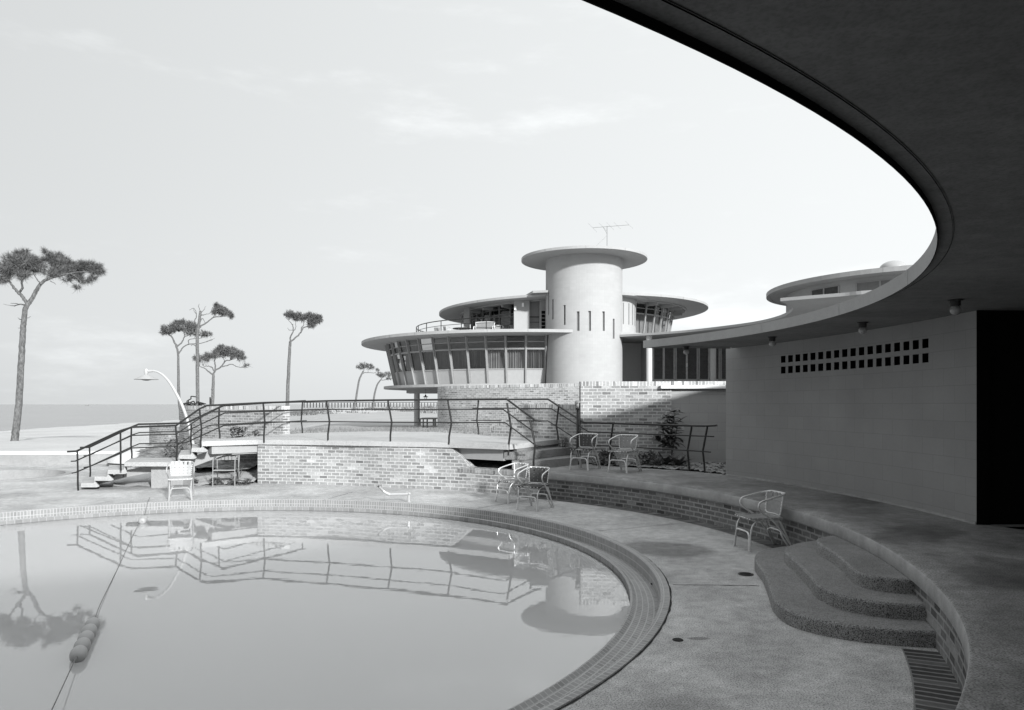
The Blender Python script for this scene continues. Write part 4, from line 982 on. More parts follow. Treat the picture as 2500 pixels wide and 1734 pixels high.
# ------------------------------------------------------------------ armchairs of bent tube and woven straps
def fil(pts, n=5): return cr(pts, n)
def make_chair(name, label, cat, strapm, metal='aluminium'):
    t = thing(name, label, cat, group='tube armchairs with woven straps')
    m = MB()
    for sx in (-1, 1): pass
    armL = [(-.235, .34, 0), (-.23, .17, .25), (-.225, .02, .42), (-.235, -.10, .50), (-.25, -.17, .57), (-.25, -.15, .64), (-.245, -.05, .675), (-.235, .12, .715), (-.19, .235, .738), (-.09, .265, .74)]
    full = armL+[(-x, y, z) for x, y, z in reversed(armL)]
    m.tube(fil(full, 5), .0125, 8); m.build('arm_frame', metal, t, True)
    for sx in (-1, 1):
        m = MB(); s_ = sx
        m.tube(fil([(s_*.215, -.27, 0), (s_*.195, -.255, .20), (s_*.20, -.23, .33), (s_*.205, -.15, .405), (s_*.205, -.02, .41), (s_*.205, .12, .40), (s_*.21, .18, .33), (s_*.225, .32, .02)], 5), .0125, 8)
        m.build('side_frame', metal, t, True)
    for (y0, y1, h) in ((-.285, -.27, .25), (.31, .20, .25)):
        m = MB(); m.tube(fil([(-.205, y0, 0), (-.18, y1, .18), (-.155, y1, .235), (-.10, y1, h), (0, y1, h), (.10, y1, h), (.155, y1, .235), (.18, y1, .18), (.205, y0, 0)], 5), .0125, 8)
        m.build('front_brace' if y0 < 0 else 'rear_brace', metal, t, True)
    m = MB(); fr = [(-.2, -.22), (-.12, -.255), (.12, -.255), (.2, -.22), (.215, 0), (.19, .17), (.1, .2), (-.1, .2), (-.19, .17), (-.215, 0)]
    pts = cr([(x, y, .425) for x, y in fr]+[(fr[0][0], fr[0][1], .425)], 5); m.tube(pts, .011, 8); m.build('seat_frame', metal, t, True)
    # seat straps
    m = MB()
    for i in range(6):
        x = -.172+.0688*i; e = .25 if abs(x) < .13 else .225
        m.grid([[(x+dx, y, .437-.012*(1-(y/.25)**2)+.002*((i+k_) % 2)) for k_, y in enumerate([-e+.02*0, -.12, 0, .1, .19])] for dx in (-.031, .031)])
    for j in range(6):
        y = -.205+.073*j; hw_ = .205
        m.grid([[(x, y+dy, .436-.012*(1-(y/.25)**2)+.002*((j+k_+1) % 2)) for k_, x in enumerate([-hw_, -.1, 0, .1, hw_])] for dy in (-.031, .031)])
    for i in range(6): x = -.172+.0688*i; m.box(x-.031, x+.031, -.268, -.24, .41, .44)
    for j in range(6):
        y = -.205+.073*j
        for sx in (-1, 1): m.box(sx*.213-.012, sx*.213+.012, y-.031, y+.031, .412, .438)
    m.build('seat', strapm, t, recalc=False)
    # back panel (curved), frame and straps
    def bp(a, h): # a -1..1 across, h 0..1 up
        w_ = .185+.03*h; return (w_*a, .185+.075*h-.07*(abs(a)**2.2)*(.4+.6*h)+.012, .455+.285*h)
    m = MB(); m.tube(fil([bp(-1, 1), bp(-1, .5), bp(-1, .12), bp(-.85, .0), bp(0, 0), bp(.85, 0), bp(1, .12), bp(1, .5), bp(1, 1)], 4), .009, 6); m.build('back_frame', metal, t, True)
    m = MB()
    for i in range(5):
        a = -.78+.39*i
        m.grid([[(Vector(bp(a+da, h))+Vector((0, .004*((i+k_) % 2)-.004, 0))) for k_, h in enumerate([0, .2, .4, .6, .8, 1.0])] for da in (-.135, .135)])
    for j in range(4):
        h = .07+.205*j
        m.grid([[(Vector(bp(a, h+dh))+Vector((0, .004*((j+k_+1) % 2)-.004, 0))) for k_, a in enumerate([-1, -.6, -.2, .2, .6, 1])] for dh in (-.088, .088)])
    m.build('backrest', strapm, t, recalc=False)
    m = MB()
    for i in range(7):
        for sx in (-1, 1):
            p = Vector(bp(sx*1.0, .08+.14*i)); m.box(p.x-.006, p.x+.006, p.y-.014, p.y-.002, p.z-.006, p.z+.006)
    for i in range(5): p = Vector(bp(-.78+.39*i, .98)); m.box(p.x-.007, p.x+.007, p.y-.020, p.y-.006, p.z-.006, p.z+.008)
    for i in range(7): x = -.2+.067*i; m.box(x-.006, x+.006, -.272, -.262, .418, .430)
    m.build('rivets', 'white_metal', t)
    return t
c0 = make_chair('armchair', 'armchair with mid-grey straps by the curved wall, beside the steps', 'chair', 'strap_mid')
CS = .885
c0.location = (2.94, 8.70, 0); c0.rotation_euler = (0, 0, radians(-80)); c0.scale = (CS,)*3
SW = ({'seat', 'backrest'}, 'strap_dark')
dup(c0, (.36, 12.0, 0), radians(-29), 'dark-strapped armchair on the pool deck, in front of a paler one', swap=SW)
dup(c0, (.02, 12.85, 0), radians(-52), 'pale-strapped armchair on the pool deck, behind the dark-strapped one')
dup(c0, (1.36, 13.86, .48), radians(-30), 'dark-strapped armchair on the raised terrace by the post lamp', swap=SW)
dup(c0, (2.02, 13.32, .48), radians(-36), 'pale-strapped armchair on the raised terrace before the planting bed')
dup(c0, (-5.93, 13.2, 0), radians(22), 'white-strapped armchair on the deck at the left edge of the pool', swap=({'seat', 'backrest', 'arm_frame', 'side_frame', 'front_brace', 'rear_brace', 'back_frame', 'seat_frame'}, 'strap_white'))
# slatted garden chair under the stairs
gc = thing('garden_chair', 'aluminium garden chair with slatted back under the left stairs', 'chair', (-5.98, 15.42, .0), radians(10), None, .9)
for sx in (-.24, .24):
    m = MB(); m.tube(fil([(sx, -.25, 0), (sx, -.24, .4), (sx, -.22, .60), (sx, -.12, .66), (sx, .08, .66), (sx, .18, .60), (sx, .28, 0)], 5), .0095, 8); m.build('side_frame', 'frame_light', gc, True)
m = MB(); m.box(-.24, .24, -.25, -.22, .36, .385); m.grid([[(x, y, .38-.03*(1-(x/.24)**2)) for x in (-.24, -.12, 0, .12, .24)] for y in (-.24, -.1, .05, .2)]); m.build('seat', 'strap_mid', gc)
m = MB()
for i in range(6): x = -.2+.08*i; m.grid([[(x+dx, .20+.12*h, .40+.50*h) for h in (.35, .6, .85, 1.0)] for dx in (-.034, .034)])
m.build('backrest', 'strap_mid', gc, recalc=False)
m = MB(); m.tube(fil([(-.24, .2, .40), (-.245, .3, .82), (-.2, .325, .9), (.2, .325, .9), (.245, .3, .82), (.24, .2, .40)], 4), .0095, 8); m.build('back_frame', 'frame_light', gc, True)
# roof terrace furniture
ZT = 6.33*KB+ZB0+.005
ds = [(1069, 52.5, 170, 'dark-backed terrace chair, leftmost by the curved railing', 'strap_mid'), (1092, 51.6, 120, 'terrace chair, second from the left behind the railing', 'strap_mid'), (1217, 50.4, 20, 'terrace chair just right of the white-framed settee', 'strap_mid'),
      (1252, 50.3, -20, 'terrace chair in front of the stair block, left of a pair', 'strap_mid'), (1266, 50.6, -35, 'terrace chair in front of the stair block, right of a pair', 'strap_mid'), (1299, 50.2, -60, 'dark terrace chair nearest the tower', 'strap_dark')]
for (u, Y, rz, lb, mt) in ds:
    o = dup(c0, ((u-U0)/F*Y*KB, Y*KB, ZT), radians(rz), lb, 'chairs on the roof terrace', s=.885, swap=(SW[0], mt))
st = thing('settee', 'white-framed metal settee on the roof terrace', 'settee', ((1182-U0)/F*42.2, 42.2, ZT), radians(-8), None, .86)
m = MB(); m.tube(fil([(-.6, .3, .35), (-.62, .36, .85), (-.55, .38, 1.0), (.55, .38, 1.0), (.62, .36, .85), (.6, .3, .35)], 4), .028, 6); m.build('back_frame', 'white_metal', st, True)
m = MB(); m.box(-.58, .58, .32, .36, .42, .95); m.build('backrest', 'strap_mid', st)
m = MB(); m.box(-.58, .58, -.3, .32, .38, .44); m.build('seat', 'strap_mid', st)
for sx in (-.64, .64): m = MB(); m.tube(fil([(sx, -.35, 0), (sx, -.36, .5), (sx, -.28, .66), (sx, .1, .66), (sx, .32, .6)], 4), .028, 6); m.build('arm_rest', 'white_metal', st, True)
tb = thing('low_table', 'low dark round table on the roof terrace', 'table', ((1127-U0)/F*42.7, 42.7, ZT), 0, None, .86)
m = MB(); m.lathe([(.001, .62), (.6, .62), (.62, .6), (.6, .57), (.001, .57)], n=24); m.build('table_top', 'black_metal', tb)
for a in (0, 2.1, 4.2): m = MB(); m.tube([(.35*cos(a), .35*sin(a), .57), (.5*cos(a), .5*sin(a), 0)], .02, 6); m.build('leg', 'white_metal', tb)
# ------------------------------------------------------------------ pipe, drain, lamps
pp = thing('fill_pipe', 'bent metal water pipe with hose end standing on the deck by the pool', 'pipe')
YP = 12.78; p0 = P(998, 1226.5, YP); p0.z = 0
def PP(u, v, dy=0): return P(u, v, YP+dy)
m = MB(); m.tube([p0, PP(998, 1210), PP(998, 1208)], .021, 10); m.tube([PP(1000, 1206.5), PP(950, 1207.5)], .020, 10); m.tube([PP(949, 1208), PP(943, 1205), PP(933, 1195.5)], .018, 10); m.build('pipe', 'aluminium', pp, True)
for a, b in (((998, 1213), (998, 1203.5)), ((1002.5, 1206.3), (992, 1206.7)), ((952, 1208), (941, 1203))):
    m = MB(); m.tube([PP(*a), PP(*b)], .026, 10); m.build('fitting', 'aluminium', pp, True)
m = MB(); m.tube([p0, p0+Vector((0, 0, .012))], .04, 12); m.build('base_flange', 'aluminium', pp, True)
m = MB(); m.tube([PP(936, 1198.5), PP(930, 1192.5)], .023, 10); m.tube([PP(929.5, 1192), PP(926, 1189)], .02, 10); m.build('valve', 'frame_light', pp, True)
m = MB(); m.tube([PP(926, 1189.5), PP(922.5, 1187)], .016, 10); m.build('nozzle', 'black_metal', pp, True)
p = PZ(1821, 1403, 0)
dr = thing('floor_drain', 'small round drain grate in the deck beside the curved steps', 'drain', (p.x, p.y, .005))
m = MB(); m.lathe([(.075, 0), (.075, .004), (.062, .005)], n=24); m.build('rim', 'black_metal', dr)
m = MB(); m.lathe([(.001, .001), (.063, .001)], n=24); [m.box(-.055, .055, -.045+.018*i, -.039+.018*i, .002, .005) for i in range(6)]; m.build('grate', 'black_metal', dr)
p = PZ(1655, 1563, 0); m = MB(); m.lathe([(.001, .006), (.035, .006), (.04, .001)], (p.x, p.y, 0), 20); tag(m.build('pipe_cap', 'dark_joint'), 'small dark cap set in the deck near the pool rim', 'cap')
p = PZ(1596, 1424, -.11); m = MB(); m.box(p.x-.03, p.x+.03, p.y-.018, p.y+.018, -.121, -.112); tag(m.build('gutter_drain', 'dark_joint'), 'small dark drain slot in the tiled pool gutter', 'drain')
pl_ = thing('post_lamp', 'black post lamp with clear globe standing before the brick walls', 'lamp', (0, 0, 0))
YL = 14.92; xl = (1410.5-U0)/F*YL; zg = P(1410.5, 989, YL).z
m = MB(); m.lathe([(.03, .48), (.03, 1.0), (.027, zg-.16), (.02, zg-.15), (.035, zg-.135), (.02, zg-.12), (.045, zg-.085), (.052, zg-.065), (.05, zg-.055)], (xl, YL, 0), 16); m.build('post', 'black_metal', pl_, True)
m = MB(); m.lathe([(.045, zg-.055), (.053, zg), (.045, zg+.05)], (xl, YL, 0), 16); m.build('globe', 'clear_glass', pl_, True)
m = MB(); m.lathe([(.062, zg+.045), (.058, zg+.065), (.035, zg+.088), (.001, zg+.098)], (xl, YL, 0), 16); m.build('cap', 'frame_dark', pl_, True)
m = MB(); m.lathe([(.001, zg-.05), (.018, zg-.04), (.028, zg), (.018, zg+.035), (.001, zg+.045)], (xl, YL, 0), 12); m.build('bulb', 'opal', pl_, True)
sl_ = thing('street_lamp', 'silver street lamp with curved arm and dish shade behind the left stairs', 'lamp')
YS = 16.9
cp = cr([P(475, 1150, YS), P(473, 1096, YS), P(464, 1052, YS), P(455, 1018, YS), P(443, 986, YS), P(431, 962, YS), P(416, 936.6, YS), P(401, 918.6, YS), P(386, 908.8, YS), P(374, 905.6, YS), P(363, 906.5, YS)], 4)
n = len(cp); m = MB(); m.tube(cp, [.042-.021*i/(n-1) for i in range(n)], 12); m.build('arm', 'lamp_metal', sl_, True)
hx = (357-U0)/F*YS; z_ = lambda v: HC-(v-VH)/F*YS
m = MB(); m.lathe([(.001, z_(900)), (.042, z_(901)), (.047, z_(903)), (.045, z_(912)), (.03, z_(915)), (.025, z_(917))], (hx, YS, 0), 20); m.tube([P(362, 906.5, YS), P(372, 905.6, YS)], .03, 10); m.build('head', 'lamp_metal', sl_, True)
m = MB(); m.lathe([(.025, z_(914)), (.10, z_(918)), (.186, z_(923)), (.258, z_(926.3)), (.254, z_(927)), (.17, z_(924.6)), (.017, z_(918))], (hx, YS, 0), 36); m.build('shade', 'fascia_light', sl_, True)
m = MB(); m.lathe([(.118, z_(925.5)), (.10, z_(928)), (.05, z_(929.4)), (.001, z_(929.8))], (hx, YS, 0), 20); m.build('bulb_guard', 'frame_dark', sl_, True)
# ------------------------------------------------------------------ pines
def pine(name, label, Y, trunk, limbs, clumps, needle, ntuft, per, tr, base_r, seed):
    rnd = random.Random(seed); px = Y/F
    t = thing('pine_tree', label, 'tree', P(trunk[0][0], trunk[0][1], Y), 0, 'wind-shaped pines on the beach'); off_ = -Vector(t.location)
    def Q(p, dy=0): return P(p[0], p[1], Y+dy)+off_
    m = MB(); c_ = cr([Q(p) for p in trunk], 6); n = len(c_); c_ = [p+Vector((rnd.uniform(-.08, .08), rnd.uniform(-.08, .08), 0))*base_r for p in c_]
    m.tube(c_, [base_r*(1.12-.45*i/(n-1)) if i else base_r*1.25 for i in range(n)], 9)
    m.build('trunk', 'bark', t, True)
    ends = []
    for (lr0, lr1, dy, pts) in limbs:
        m = MB(); k_ = len(pts); c_ = cr([Q(p, dy*i/(k_-1)) for i, p in enumerate(pts)], 5); n = len(c_)
        c_ = [p+Vector((rnd.uniform(-1, 1), rnd.uniform(-1, 1), rnd.uniform(-1, 1)))*px*.7*(0 < i) for i, p in enumerate(c_)]
        m.tube(c_, [max(.008, (lr0+(lr1-lr0)*i/(n-1)))*px for i in range(n)], 7); m.build('limb', 'bark', t, True); ends += c_[n//3:]
    mt = MB(); mc = MB(); tot_ = sum(c[2]*c[3] for c in clumps)
    for (cx, cy, rx, ry, dy) in clumps:
        nt_ = max(4, int(ntuft*rx*ry/tot_)); ctr = Q((cx, cy), dy)
        for _ in range(nt_):
            while True:
                q = Vector((rnd.uniform(-1, 1), rnd.uniform(-1, 1), rnd.uniform(-1, 1)))
                if .15 < q.length < 1: break
            q = q*(q.length**-.2)*1.02
            if q.z < 0: q.z *= .75
            p = ctr+Vector((q.x*rx*px, q.y*rx*px*.85, q.z*ry*px)); e = min(ends, key=lambda k: (k-p).length_squared)
            d = (p-e)
            if rnd.random() < .45 and d.length > needle:
                mid = e.lerp(p, .5)+Vector((rnd.uniform(-.1, .1), rnd.uniform(-.1, .1), -.12))*d.length*.6
                mt.tube(cr([e, mid, p], 3), [.55*px*tr, .4*px*tr, .3*px*tr, .25*px*tr, .2*px*tr, .15*px*tr, .1*px*tr], 4, cap=False)
            ax = (Vector((q.x*.6, q.y*.6, .55+abs(q.z)*.4 if q.z > -.2 else rnd.uniform(-.5, .6))) + Vector((rnd.uniform(-.5, .5), rnd.uniform(-.5, .5), rnd.uniform(-.3, .3)))).normalized()
            for _ in range(per):
                v_ = Vector((rnd.gauss(0, 1), rnd.gauss(0, 1), rnd.gauss(0, 1))).normalized()
                dd = (ax*rnd.uniform(.0, 1.1)+v_*.85).normalized(); L_ = needle*rnd.uniform(.65, 1.15); s_ = dd.cross(Vector((rnd.uniform(-1, 1), rnd.uniform(-1, 1), rnd.uniform(-1, 1))))
                if s_.length < 1e-3: continue
                s_ = s_.normalized()*needle*(.034 if per > 30 else .07); o_ = p+ax*rnd.uniform(-.35, .25)*needle
                mc.face([o_-s_, o_+s_, o_+dd*L_+s_*.3+Vector((0, 0, -.06*L_)), o_+dd*L_-s_*.3+Vector((0, 0, -.06*L_))])
    mt.build('branches', 'bark', t, True); mc.build('crown', 'needles', t, recalc=False)
    return t
pine('a', 'largest pine with broad dark crown and forked trunk at far left', 31,
 [(35, 1080), (40, 1040), (47, 975), (52, 880), (55, 820), (58, 786), (62, 754), (69, 740)],
 [(5.2, 2.4, .3, [(69, 742), (80, 726), (90, 708), (98, 696), (112, 684), (130, 677), (152, 671), (172, 666)]), (4.2, 2.2, -.4, [(67, 742), (54, 724), (43, 713), (32, 700), (24, 688)]), (3, 1.6, -.4, [(46, 715), (55, 704), (53, 692), (52, 676)]),
  (2, .6, .5, [(64, 746), (48, 743), (36, 747), (25, 746)]), (1.2, .5, .2, [(48, 744), (38, 741), (26, 741)]), (.6, .3, .2, [(26, 746), (8, 743)]), (1.6, .5, .2, [(55, 782), (49, 780), (44, 776)]), (1.2, .4, .1, [(60, 778), (68, 776), (76, 773)]), (.9, .4, .1, [(53, 802), (44, 801)]),
  (2, .8, .4, [(150, 671), (180, 666), (210, 664), (234, 672)]), (1.8, .8, .3, [(110, 686), (122, 662), (128, 644), (140, 648), (158, 652)]), (1.6, .8, .3, [(172, 667), (190, 680), (200, 690)]), (1.4, .7, -.2, [(26, 690), (10, 672), (0, 668)]), (1.5, .7, -.2, [(52, 678), (48, 660), (44, 640)]), (1, .5, 0, [(122, 686), (130, 690), (136, 694)]), (1.5, .7, 0, [(100, 694), (84, 672), (78, 655)])],
 [(46, 640, 36, 21, -.4), (20, 660, 24, 13, -.5), (84, 648, 27, 20, 0), (58, 672, 14, 12, -.4), (8, 680, 14, 10, -.6), (130, 634, 22, 16, .3), (156, 646, 25, 14, .3), (128, 664, 26, 10, .2), (180, 660, 24, 15, .3), (214, 650, 20, 13, .5), (236, 660, 14, 15, .4), (198, 682, 22, 8, .4), (112, 617, 7, 6, .1), (60, 620, 10, 6, -.2), (190, 702, 8, 3, .3), (226, 680, 8, 5, .4), (164, 686, 8, 4, .3), (-14, 655, 18, 16, -.4)],
 .225, 500, 52, 1.0, .13, 1)
pine('b', 'flat-crowned pine directly behind the curved street lamp', 100,
 [(441, 1040), (441, 1010), (437, 968), (435.4, 912), (435, 866)],
 [(2.6, 1.4, 0, [(435, 866), (430.5, 845), (425, 835), (420.8, 824), (412, 816)]), (1.8, 1, .5, [(431, 846), (440, 840), (446, 832), (450, 822), (450, 810)]), (1.8, .6, 1, [(436, 864), (446, 850), (462, 841), (496, 837), (519, 829)]), (1.1, .7, 1, [(461, 841), (460, 832), (466, 828), (490, 826)]), (.7, .3, 1, [(500, 836), (515, 830), (524, 826)]), (1.2, .6, .6, [(450, 822), (465, 816), (485, 812)])],
 [(415, 803.5, 23, 11, 0), (446.7, 797, 25, 13, .5), (471, 797, 14, 10, .8), (476, 812, 27, 7, .8), (503, 817, 12, 6, 1), (404, 812, 14, 5, -.3), (440, 786, 14, 5, 0)], .42, 255, 22, 1.0, .21, 2)
pine('c', 'tallest slender pine with half bare top among the middle group', 88,
 [(483.5, 1015), (482.8, 988), (482, 900), (481.7, 828), (482.8, 806), (486, 788), (488.4, 768), (489, 760)],
 [(2.2, .8, .5, [(484, 804), (492, 795), (505.4, 788), (519, 776), (537, 773), (562, 771)]), (1.1, .5, .4, [(519, 776), (528, 765), (535, 755)]), (1.2, .4, -.4, [(474, 786), (480, 770), (474, 754), (462, 757)]), (.9, .3, -.3, [(484, 800), (477, 788), (466, 782)]), (1, .3, .2, [(488.4, 767), (498, 756), (503, 747)]), (.9, .3, .1, [(489, 762), (485, 748), (487, 742)]), (1, .3, .3, [(488, 772), (500, 768), (512, 765), (518, 752)]), (.7, .25, 0, [(480, 768), (474, 760), (472, 752)]), (.8, .3, .1, [(489, 764), (496, 770), (506, 766)]), (1.2, .5, .3, [(486, 790), (494, 778), (502, 790)]), (1, .4, 0, [(481, 847), (472, 842), (466, 845)])],
 [(537, 756, 14, 9, .4), (563, 771, 7, 6, .5), (528, 745, 5, 4, .3), (526, 763, 10, 4, .4), (552, 762, 8, 4, .5), (541, 766, 8, 4, .3)], .38, 125, 22, .8, .20, 3)
pine('d', 'low spreading pine, rightmost of the middle group', 95,
 [(519, 1010), (519, 987), (520.7, 934), (521, 914)],
 [(2, .8, -.6, [(521, 916), (514, 911), (507.6, 906), (498, 899), (487, 894)]), (1.4, .7, -.3, [(523, 906), (518, 898), (512, 895), (496, 894)]), (1.8, 1, 0, [(524, 908), (526, 894), (524, 881), (526, 872)]), (2.2, 1.2, .5, [(521, 915), (526, 905), (541, 894), (550.5, 882), (562, 880)]), (1.4, .5, .6, [(539, 896), (552, 893), (566, 890), (577, 895), (587, 897), (606, 898)]), (.5, .2, .6, [(587, 897), (600, 891), (612, 894)]), (.5, .2, .6, [(590, 897), (604, 893), (616, 898)]), (1, .5, .3, [(550, 883), (545, 876), (540, 868)]), (1, .4, 0, [(519, 951), (515, 952)])],
 [(546, 856, 23, 9, .3), (573, 865, 23, 9, .5), (526, 867, 25, 8, 0), (492, 876, 19, 7, -.5), (589, 875, 10, 4, .5), (541, 848.6, 7, 4, .3), (562, 855, 14, 7, .4), (604, 893, 8, 2, .6)], .42, 260, 22, .9, .22, 4)
pine('e', 'lone tall pine with compact crown right of the middle group', 80,
 [(701, 1048), (701, 1027), (702.7, 957), (706, 878), (709, 834)],
 [(1.9, 1.1, -.3, [(709, 835), (709.5, 822), (715, 810), (715, 792)]), (1.9, 1, .5, [(711, 833), (726, 821.5), (735.4, 810), (742, 800), (758, 796), (772, 790)]), (1.3, .7, .3, [(735, 811), (736, 800), (742, 794), (740, 780)]), (.9, .4, -.4, [(715, 794), (704, 782), (698, 776)]), (1, .5, 0, [(715, 810), (722, 800), (721, 786)]), (.7, .3, -.3, [(714, 806), (706, 806), (702, 800)])],
 [(706, 768, 12, 6, -.2), (731, 775, 17, 10, .2), (758, 776.4, 17, 11, .4), (773, 781, 12, 12, .5), (762, 794, 13, 4, .4), (716, 772, 10, 7, 0), (712, 764, 5, 4, 0)], .36, 225, 22, .8, .21, 5)
pine('f', 'distant leaning pine, left of the pair beside the restaurant', 190,
 [(863.4, 1003), (869, 975), (876, 932), (883, 914), (887, 906)],
 [(1.1, .5, .5, [(883, 914), (891, 909.5), (912, 911), (922, 906)]), (.9, .5, 0, [(887, 906), (890, 900), (894, 896)]), (.6, .3, .5, [(898, 909), (899, 903), (904, 899)])],
 [(880, 896, 10, 6, 0), (891, 892, 9, 6, 0), (903, 897, 11, 6, .5), (920, 904, 6, 3, .5), (882, 888, 4, 2, 0), (902, 890, 5, 2, 0)], .55, 150, 9, .8, .26, 6)
pine('g', 'distant leaning pine, right of the pair beside the restaurant', 200,
 [(910.7, 1000), (914, 966), (920.5, 941), (929, 928)],
 [(1, .5, .5, [(929, 928), (938, 928), (948, 926), (956, 928)]), (.8, .4, 0, [(929, 928), (934, 921), (937, 918)])],
 [(926, 914, 9, 5, 0), (932, 918, 9, 4, 0), (944, 915, 11, 6, .5), (949.7, 924, 8, 3, .5)], .55, 120, 9, .8, .26, 7)
# ------------------------------------------------------------------ distant pier, boat, driftwood, stake
pr = thing('pier', 'long timber pier far out on posts near the horizon', 'pier')
YP_ = 700
m = MB(); x0, x1 = (741-U0)/F*YP_, (1075-U0)/F*YP_; m.box(x0, x1, YP_, YP_+3, 3.0, 3.45); m.build('pier_deck', 'dark_wood', pr)
m = MB(); m.box(x0, x1, YP_+.3, YP_+.5, 4.1, 4.22); m.build('pier_rail', 'dark_wood', pr)
ux = 742
while ux < 1072:
    m = MB(); x = (ux-U0)/F*YP_; m.box(x-.28, x+.28, YP_, YP_+1.2, -3.0, 2.995); m.build('pier_post', 'dark_wood', pr); ux += 7.55
bt = thing('boat', 'tiny boat on the sea horizon at left', 'boat', ((214-U0)/F*1500, 1500, -1.5))
m = MB(); m.slab([(-3.5, -1), (3, -1), (4.5, 0), (3, 1), (-3.5, 1)], -.3, 1.0); m.build('hull', 'frame_dark', bt); m = MB(); m.box(-1.5, 1.0, -.8, .8, 1.0, 2.6); m.build('cabin', 'frame_light', bt)
rnd = random.Random(12); YD_ = 62; m = MB()
for k_ in range(16):
    u = rnd.uniform(456, 492); v = rnd.uniform(984, 995); m.tube(cr([P(u, v, YD_+rnd.uniform(-.5, .5)), P(u+rnd.uniform(-8, 8), v-rnd.uniform(0, 8), YD_), P(u+rnd.uniform(-16, 16), v-rnd.uniform(-2, 6), YD_+rnd.uniform(-.6, .6))], 4), rnd.uniform(.02, .07), 5)
m.tube(cr([P(456, 995, YD_), P(460, 978, YD_), P(466, 974, YD_), P(467, 968, YD_), P(478, 969, YD_)], 4), .05, 5); m.tube(cr([P(457, 992, YD_), P(456, 980, YD_), P(462, 976, YD_)], 4), .03, 5)
m.tube(cr([P(460, 1025, YD_), P(470, 1002, YD_), P(480, 994, YD_)], 4), .1, 6)
tag(m.build('driftwood', 'dark_wood', None, True), 'tangle of dark driftwood seen just above the planter wall', 'driftwood')
m = MB(); m.tube([P(513, 1010, 70), P(513, 970, 70)], .07, 6); m.tube([P(515, 1010, 70.2), P(515, 974, 70.2)], .05, 6); tag(m.build('stake', 'dark_wood'), 'short dark wooden stake beside the low spreading pine', 'stake')
# ------------------------------------------------------------------ plants
def leaf(m, base_, d, L_, w_, droop=.3, n=4, fold=.25, tw=0):
    d = d.normalized(); side = d.cross(Vector((0, 0, 1))); side = side.normalized() if side.length > .05 else Vector((1, 0, 0)); up = side.cross(d)
    A_, B_, C_ = [], [], []
    for i in range(n+1):
        t = i/n; c_ = base_+d*L_*t+Vector((0, 0, -droop*L_*t*t)); ww = w_*sin(pi*min(1, .06+t*.94))**.75*(1 if i < n else .05)
        A_.append(c_-side*ww+up*ww*fold); B_.append(c_); C_.append(c_+side*ww+up*ww*fold)
    m.grid([A_, B_, C_])
rnd = random.Random(3)
rp_ = thing('rubber_plant', 'tall broad-leaved plant climbing the corner of the brick wall', 'plant', P(1640, 1125, 14.75))
B0 = Vector(rp_.location); m = MB(); tips = []
for (pts) in ([(1640, 1125), (1639, 1080), (1636, 1040), (1632, 1012)], [(1640, 1100), (1650, 1060), (1656, 1030)], [(1638, 1090), (1622, 1060), (1616, 1040)], [(1640, 1110), (1645, 1085), (1650, 1068)], [(1638, 1060), (1645, 1030), (1646, 1006)], [(1638, 1095), (1618, 1082), (1606, 1075)]):
    c_ = cr([P(*p, 14.75+rnd.uniform(-.12, .15))-B0 for p in pts], 5); m.tube(c_, [.012-.008*i/len(c_) for i in range(len(c_))], 6); tips += c_[3:]
m.build('stem', 'bark', rp_, True)
m = MB()
for _ in range(150):
    p = rnd.choice(tips); a = rnd.uniform(0, 2*pi); leaf(m, p, Vector((cos(a), sin(a)*.7-.25, rnd.uniform(-.2, .9))), rnd.uniform(.15, .27), rnd.uniform(.036, .06), rnd.uniform(.1, .5))
m.build('leaves', 'leaf', rp_, True, recalc=False)
def spiky(label, u, v, Y, n, L_, w_, mat='leaf', z=None, grp='spiky plants in the bed', nm='spiky_plant', droop=.4, rise=(.35, 1.4)):
    loc = P(u, v, Y); 
    if z is not None: loc.z = z
    t = thing(nm, label, 'plant', loc, 0, grp); m = MB()
    for i in range(n):
        a = 2*pi*i*.382+rnd.uniform(-.3, .3); leaf(m, Vector((0, 0, 0)), Vector((cos(a), sin(a), rnd.uniform(*rise))), L_*rnd.uniform(.7, 1.1), w_*rnd.uniform(.8, 1.2), rnd.uniform(.1, droop))
    m.build('leaves', mat, t, True, recalc=False); return t
spiky('largest spiky plant at the foot of the grey block wall', 1657, 1122, 14.35, 30, .46, .032, 'leaf', .5)
spiky('spiky plant between the two right railing posts and the brick wall', 1625, 1120, 14.5, 24, .40, .032, 'leaf', .5)
spiky('pale spiky plant beside the railing post, between the terrace chairs', 1487, 1095, 14.9, 20, .32, .024, 'leaf', .62)
def bush(label, u, v, Y, rx, rz_, n, L_, mat, z=None, nm='bush', grp='low bushes in the bed'):
    loc = P(u, v, Y)
    if z is not None: loc.z = z
    t = thing(nm, label, 'plant', loc, 0, grp); m = MB(); ms_ = MB()
    for i in range(9):
        a = rnd.uniform(0, 2*pi); e = Vector((cos(a)*rx*.8, sin(a)*rx*.8, rnd.uniform(.5, 1)*rz_)); ms_.tube(cr([(0, 0, -.02), e*.5+Vector((0, 0, .03)), e], 3), .005, 4)
    for _ in range(n):
        a = rnd.uniform(0, 2*pi); r = sqrt(rnd.random()); h = rnd.random(); q = Vector((cos(a)*r*rx*(1-.4*h), sin(a)*r*rx*(1-.4*h), h*rz_*1.0)); b = rnd.uniform(0, 2*pi)
        leaf(m, q, Vector((cos(b), sin(b), rnd.uniform(-.3, 1))), L_*rnd.uniform(.6, 1.2), L_*.22, .3, 2)
    ms_.build('stem', 'bark', t); m.build('leaves', mat, t, True, recalc=False); return t
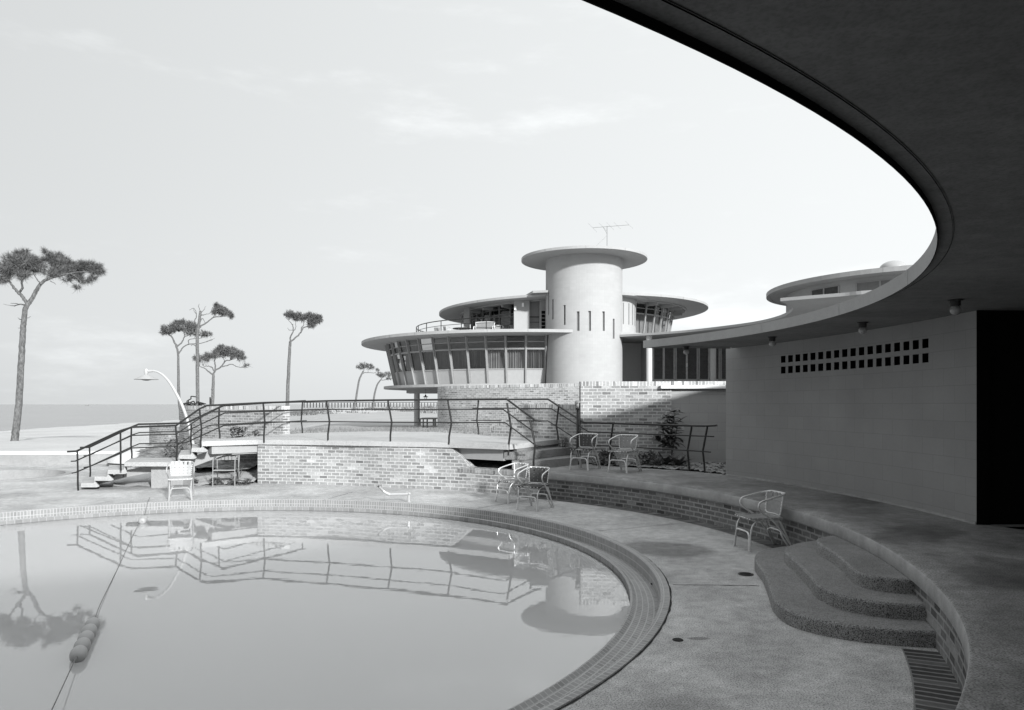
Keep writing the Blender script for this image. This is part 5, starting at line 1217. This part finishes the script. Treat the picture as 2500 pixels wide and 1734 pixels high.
bush('dark leafy bush behind the dark terrace chair', 1478, 1120, 14.75, .30, .26, 240, .09, 'leaf_dark', .5)
bush('dark leafy bush behind the pale terrace chair', 1578, 1118, 14.6, .27, .28, 260, .09, 'leaf_dark', .5)
bush('low leafy bush between the spiky plants', 1605, 1122, 14.3, .16, .16, 120, .08, 'leaf', .5)
bush('small sprig at the stair corner by the low brick wall', 1376, 1078, 15.7, .10, .30, 40, .09, 'strap_mid', .72)
bush('tall wispy weeds in the bed beside the street lamp', 430, 1110, 18.2, .38, .55, 260, .11, 'leaf', .30, 'bush', 'bushes by the planter wall')
bush('grassy bush at the base of the planter wall behind the railing', 583, 1068, 17.6, .30, .34, 190, .12, 'leaf', .80, 'bush', 'bushes by the planter wall')
bush('small dry tuft near the right end of the planter wall', 627, 1062, 18.0, .12, .26, 60, .10, 'leaf', .80, 'bush', 'bushes by the planter wall')
for (u, v, lb) in ((470, 1178, 'leafy seedling in the sand just right of the white chair'), (528, 1178, 'leafy seedling between the legs of the garden chair'), (572, 1176, 'leafy seedling right of the garden chair'), (600, 1182, 'leafy seedling nearest the brick bridge wall')):
    Y = 15.45; loc = P(u, v, Y); loc.z = .03
    bush(lb, u, v, Y, .16, .09, 46, .10, 'leaf', .04, 'seedling', 'seedlings in the sand under the stairs')
spiky('thin upright grass clump beside the garden chair', 583, 1182, 15.9, 20, .42, .007, 'leaf', .08, None, 'grass_clump', .25, (.9, 3))
for (u, Y, s_) in ():
    pass
# litter of the planting bed: small stones and scraps
m = MB()
for _ in range(170):
    x = rnd.uniform(1.9, 4.6); y = rnd.uniform(12.9, 15.0)
    if y < 14.45-(x-2.0)*.82+.12: continue
    r = rnd.uniform(.008, .03); a = rnd.uniform(0, 3); q = Matrix.Translation((x, y, .515)) @ Matrix.Rotation(a, 4, 'Z'); m.box(-r, r*1.4, -r*.6, r*.6, -r*.4, r*.4, q)
o = m.build('bed_litter', 'scrub'); o['kind'] = 'stuff'; o['label'] = 'small stones and dead leaves scattered on the planting bed'
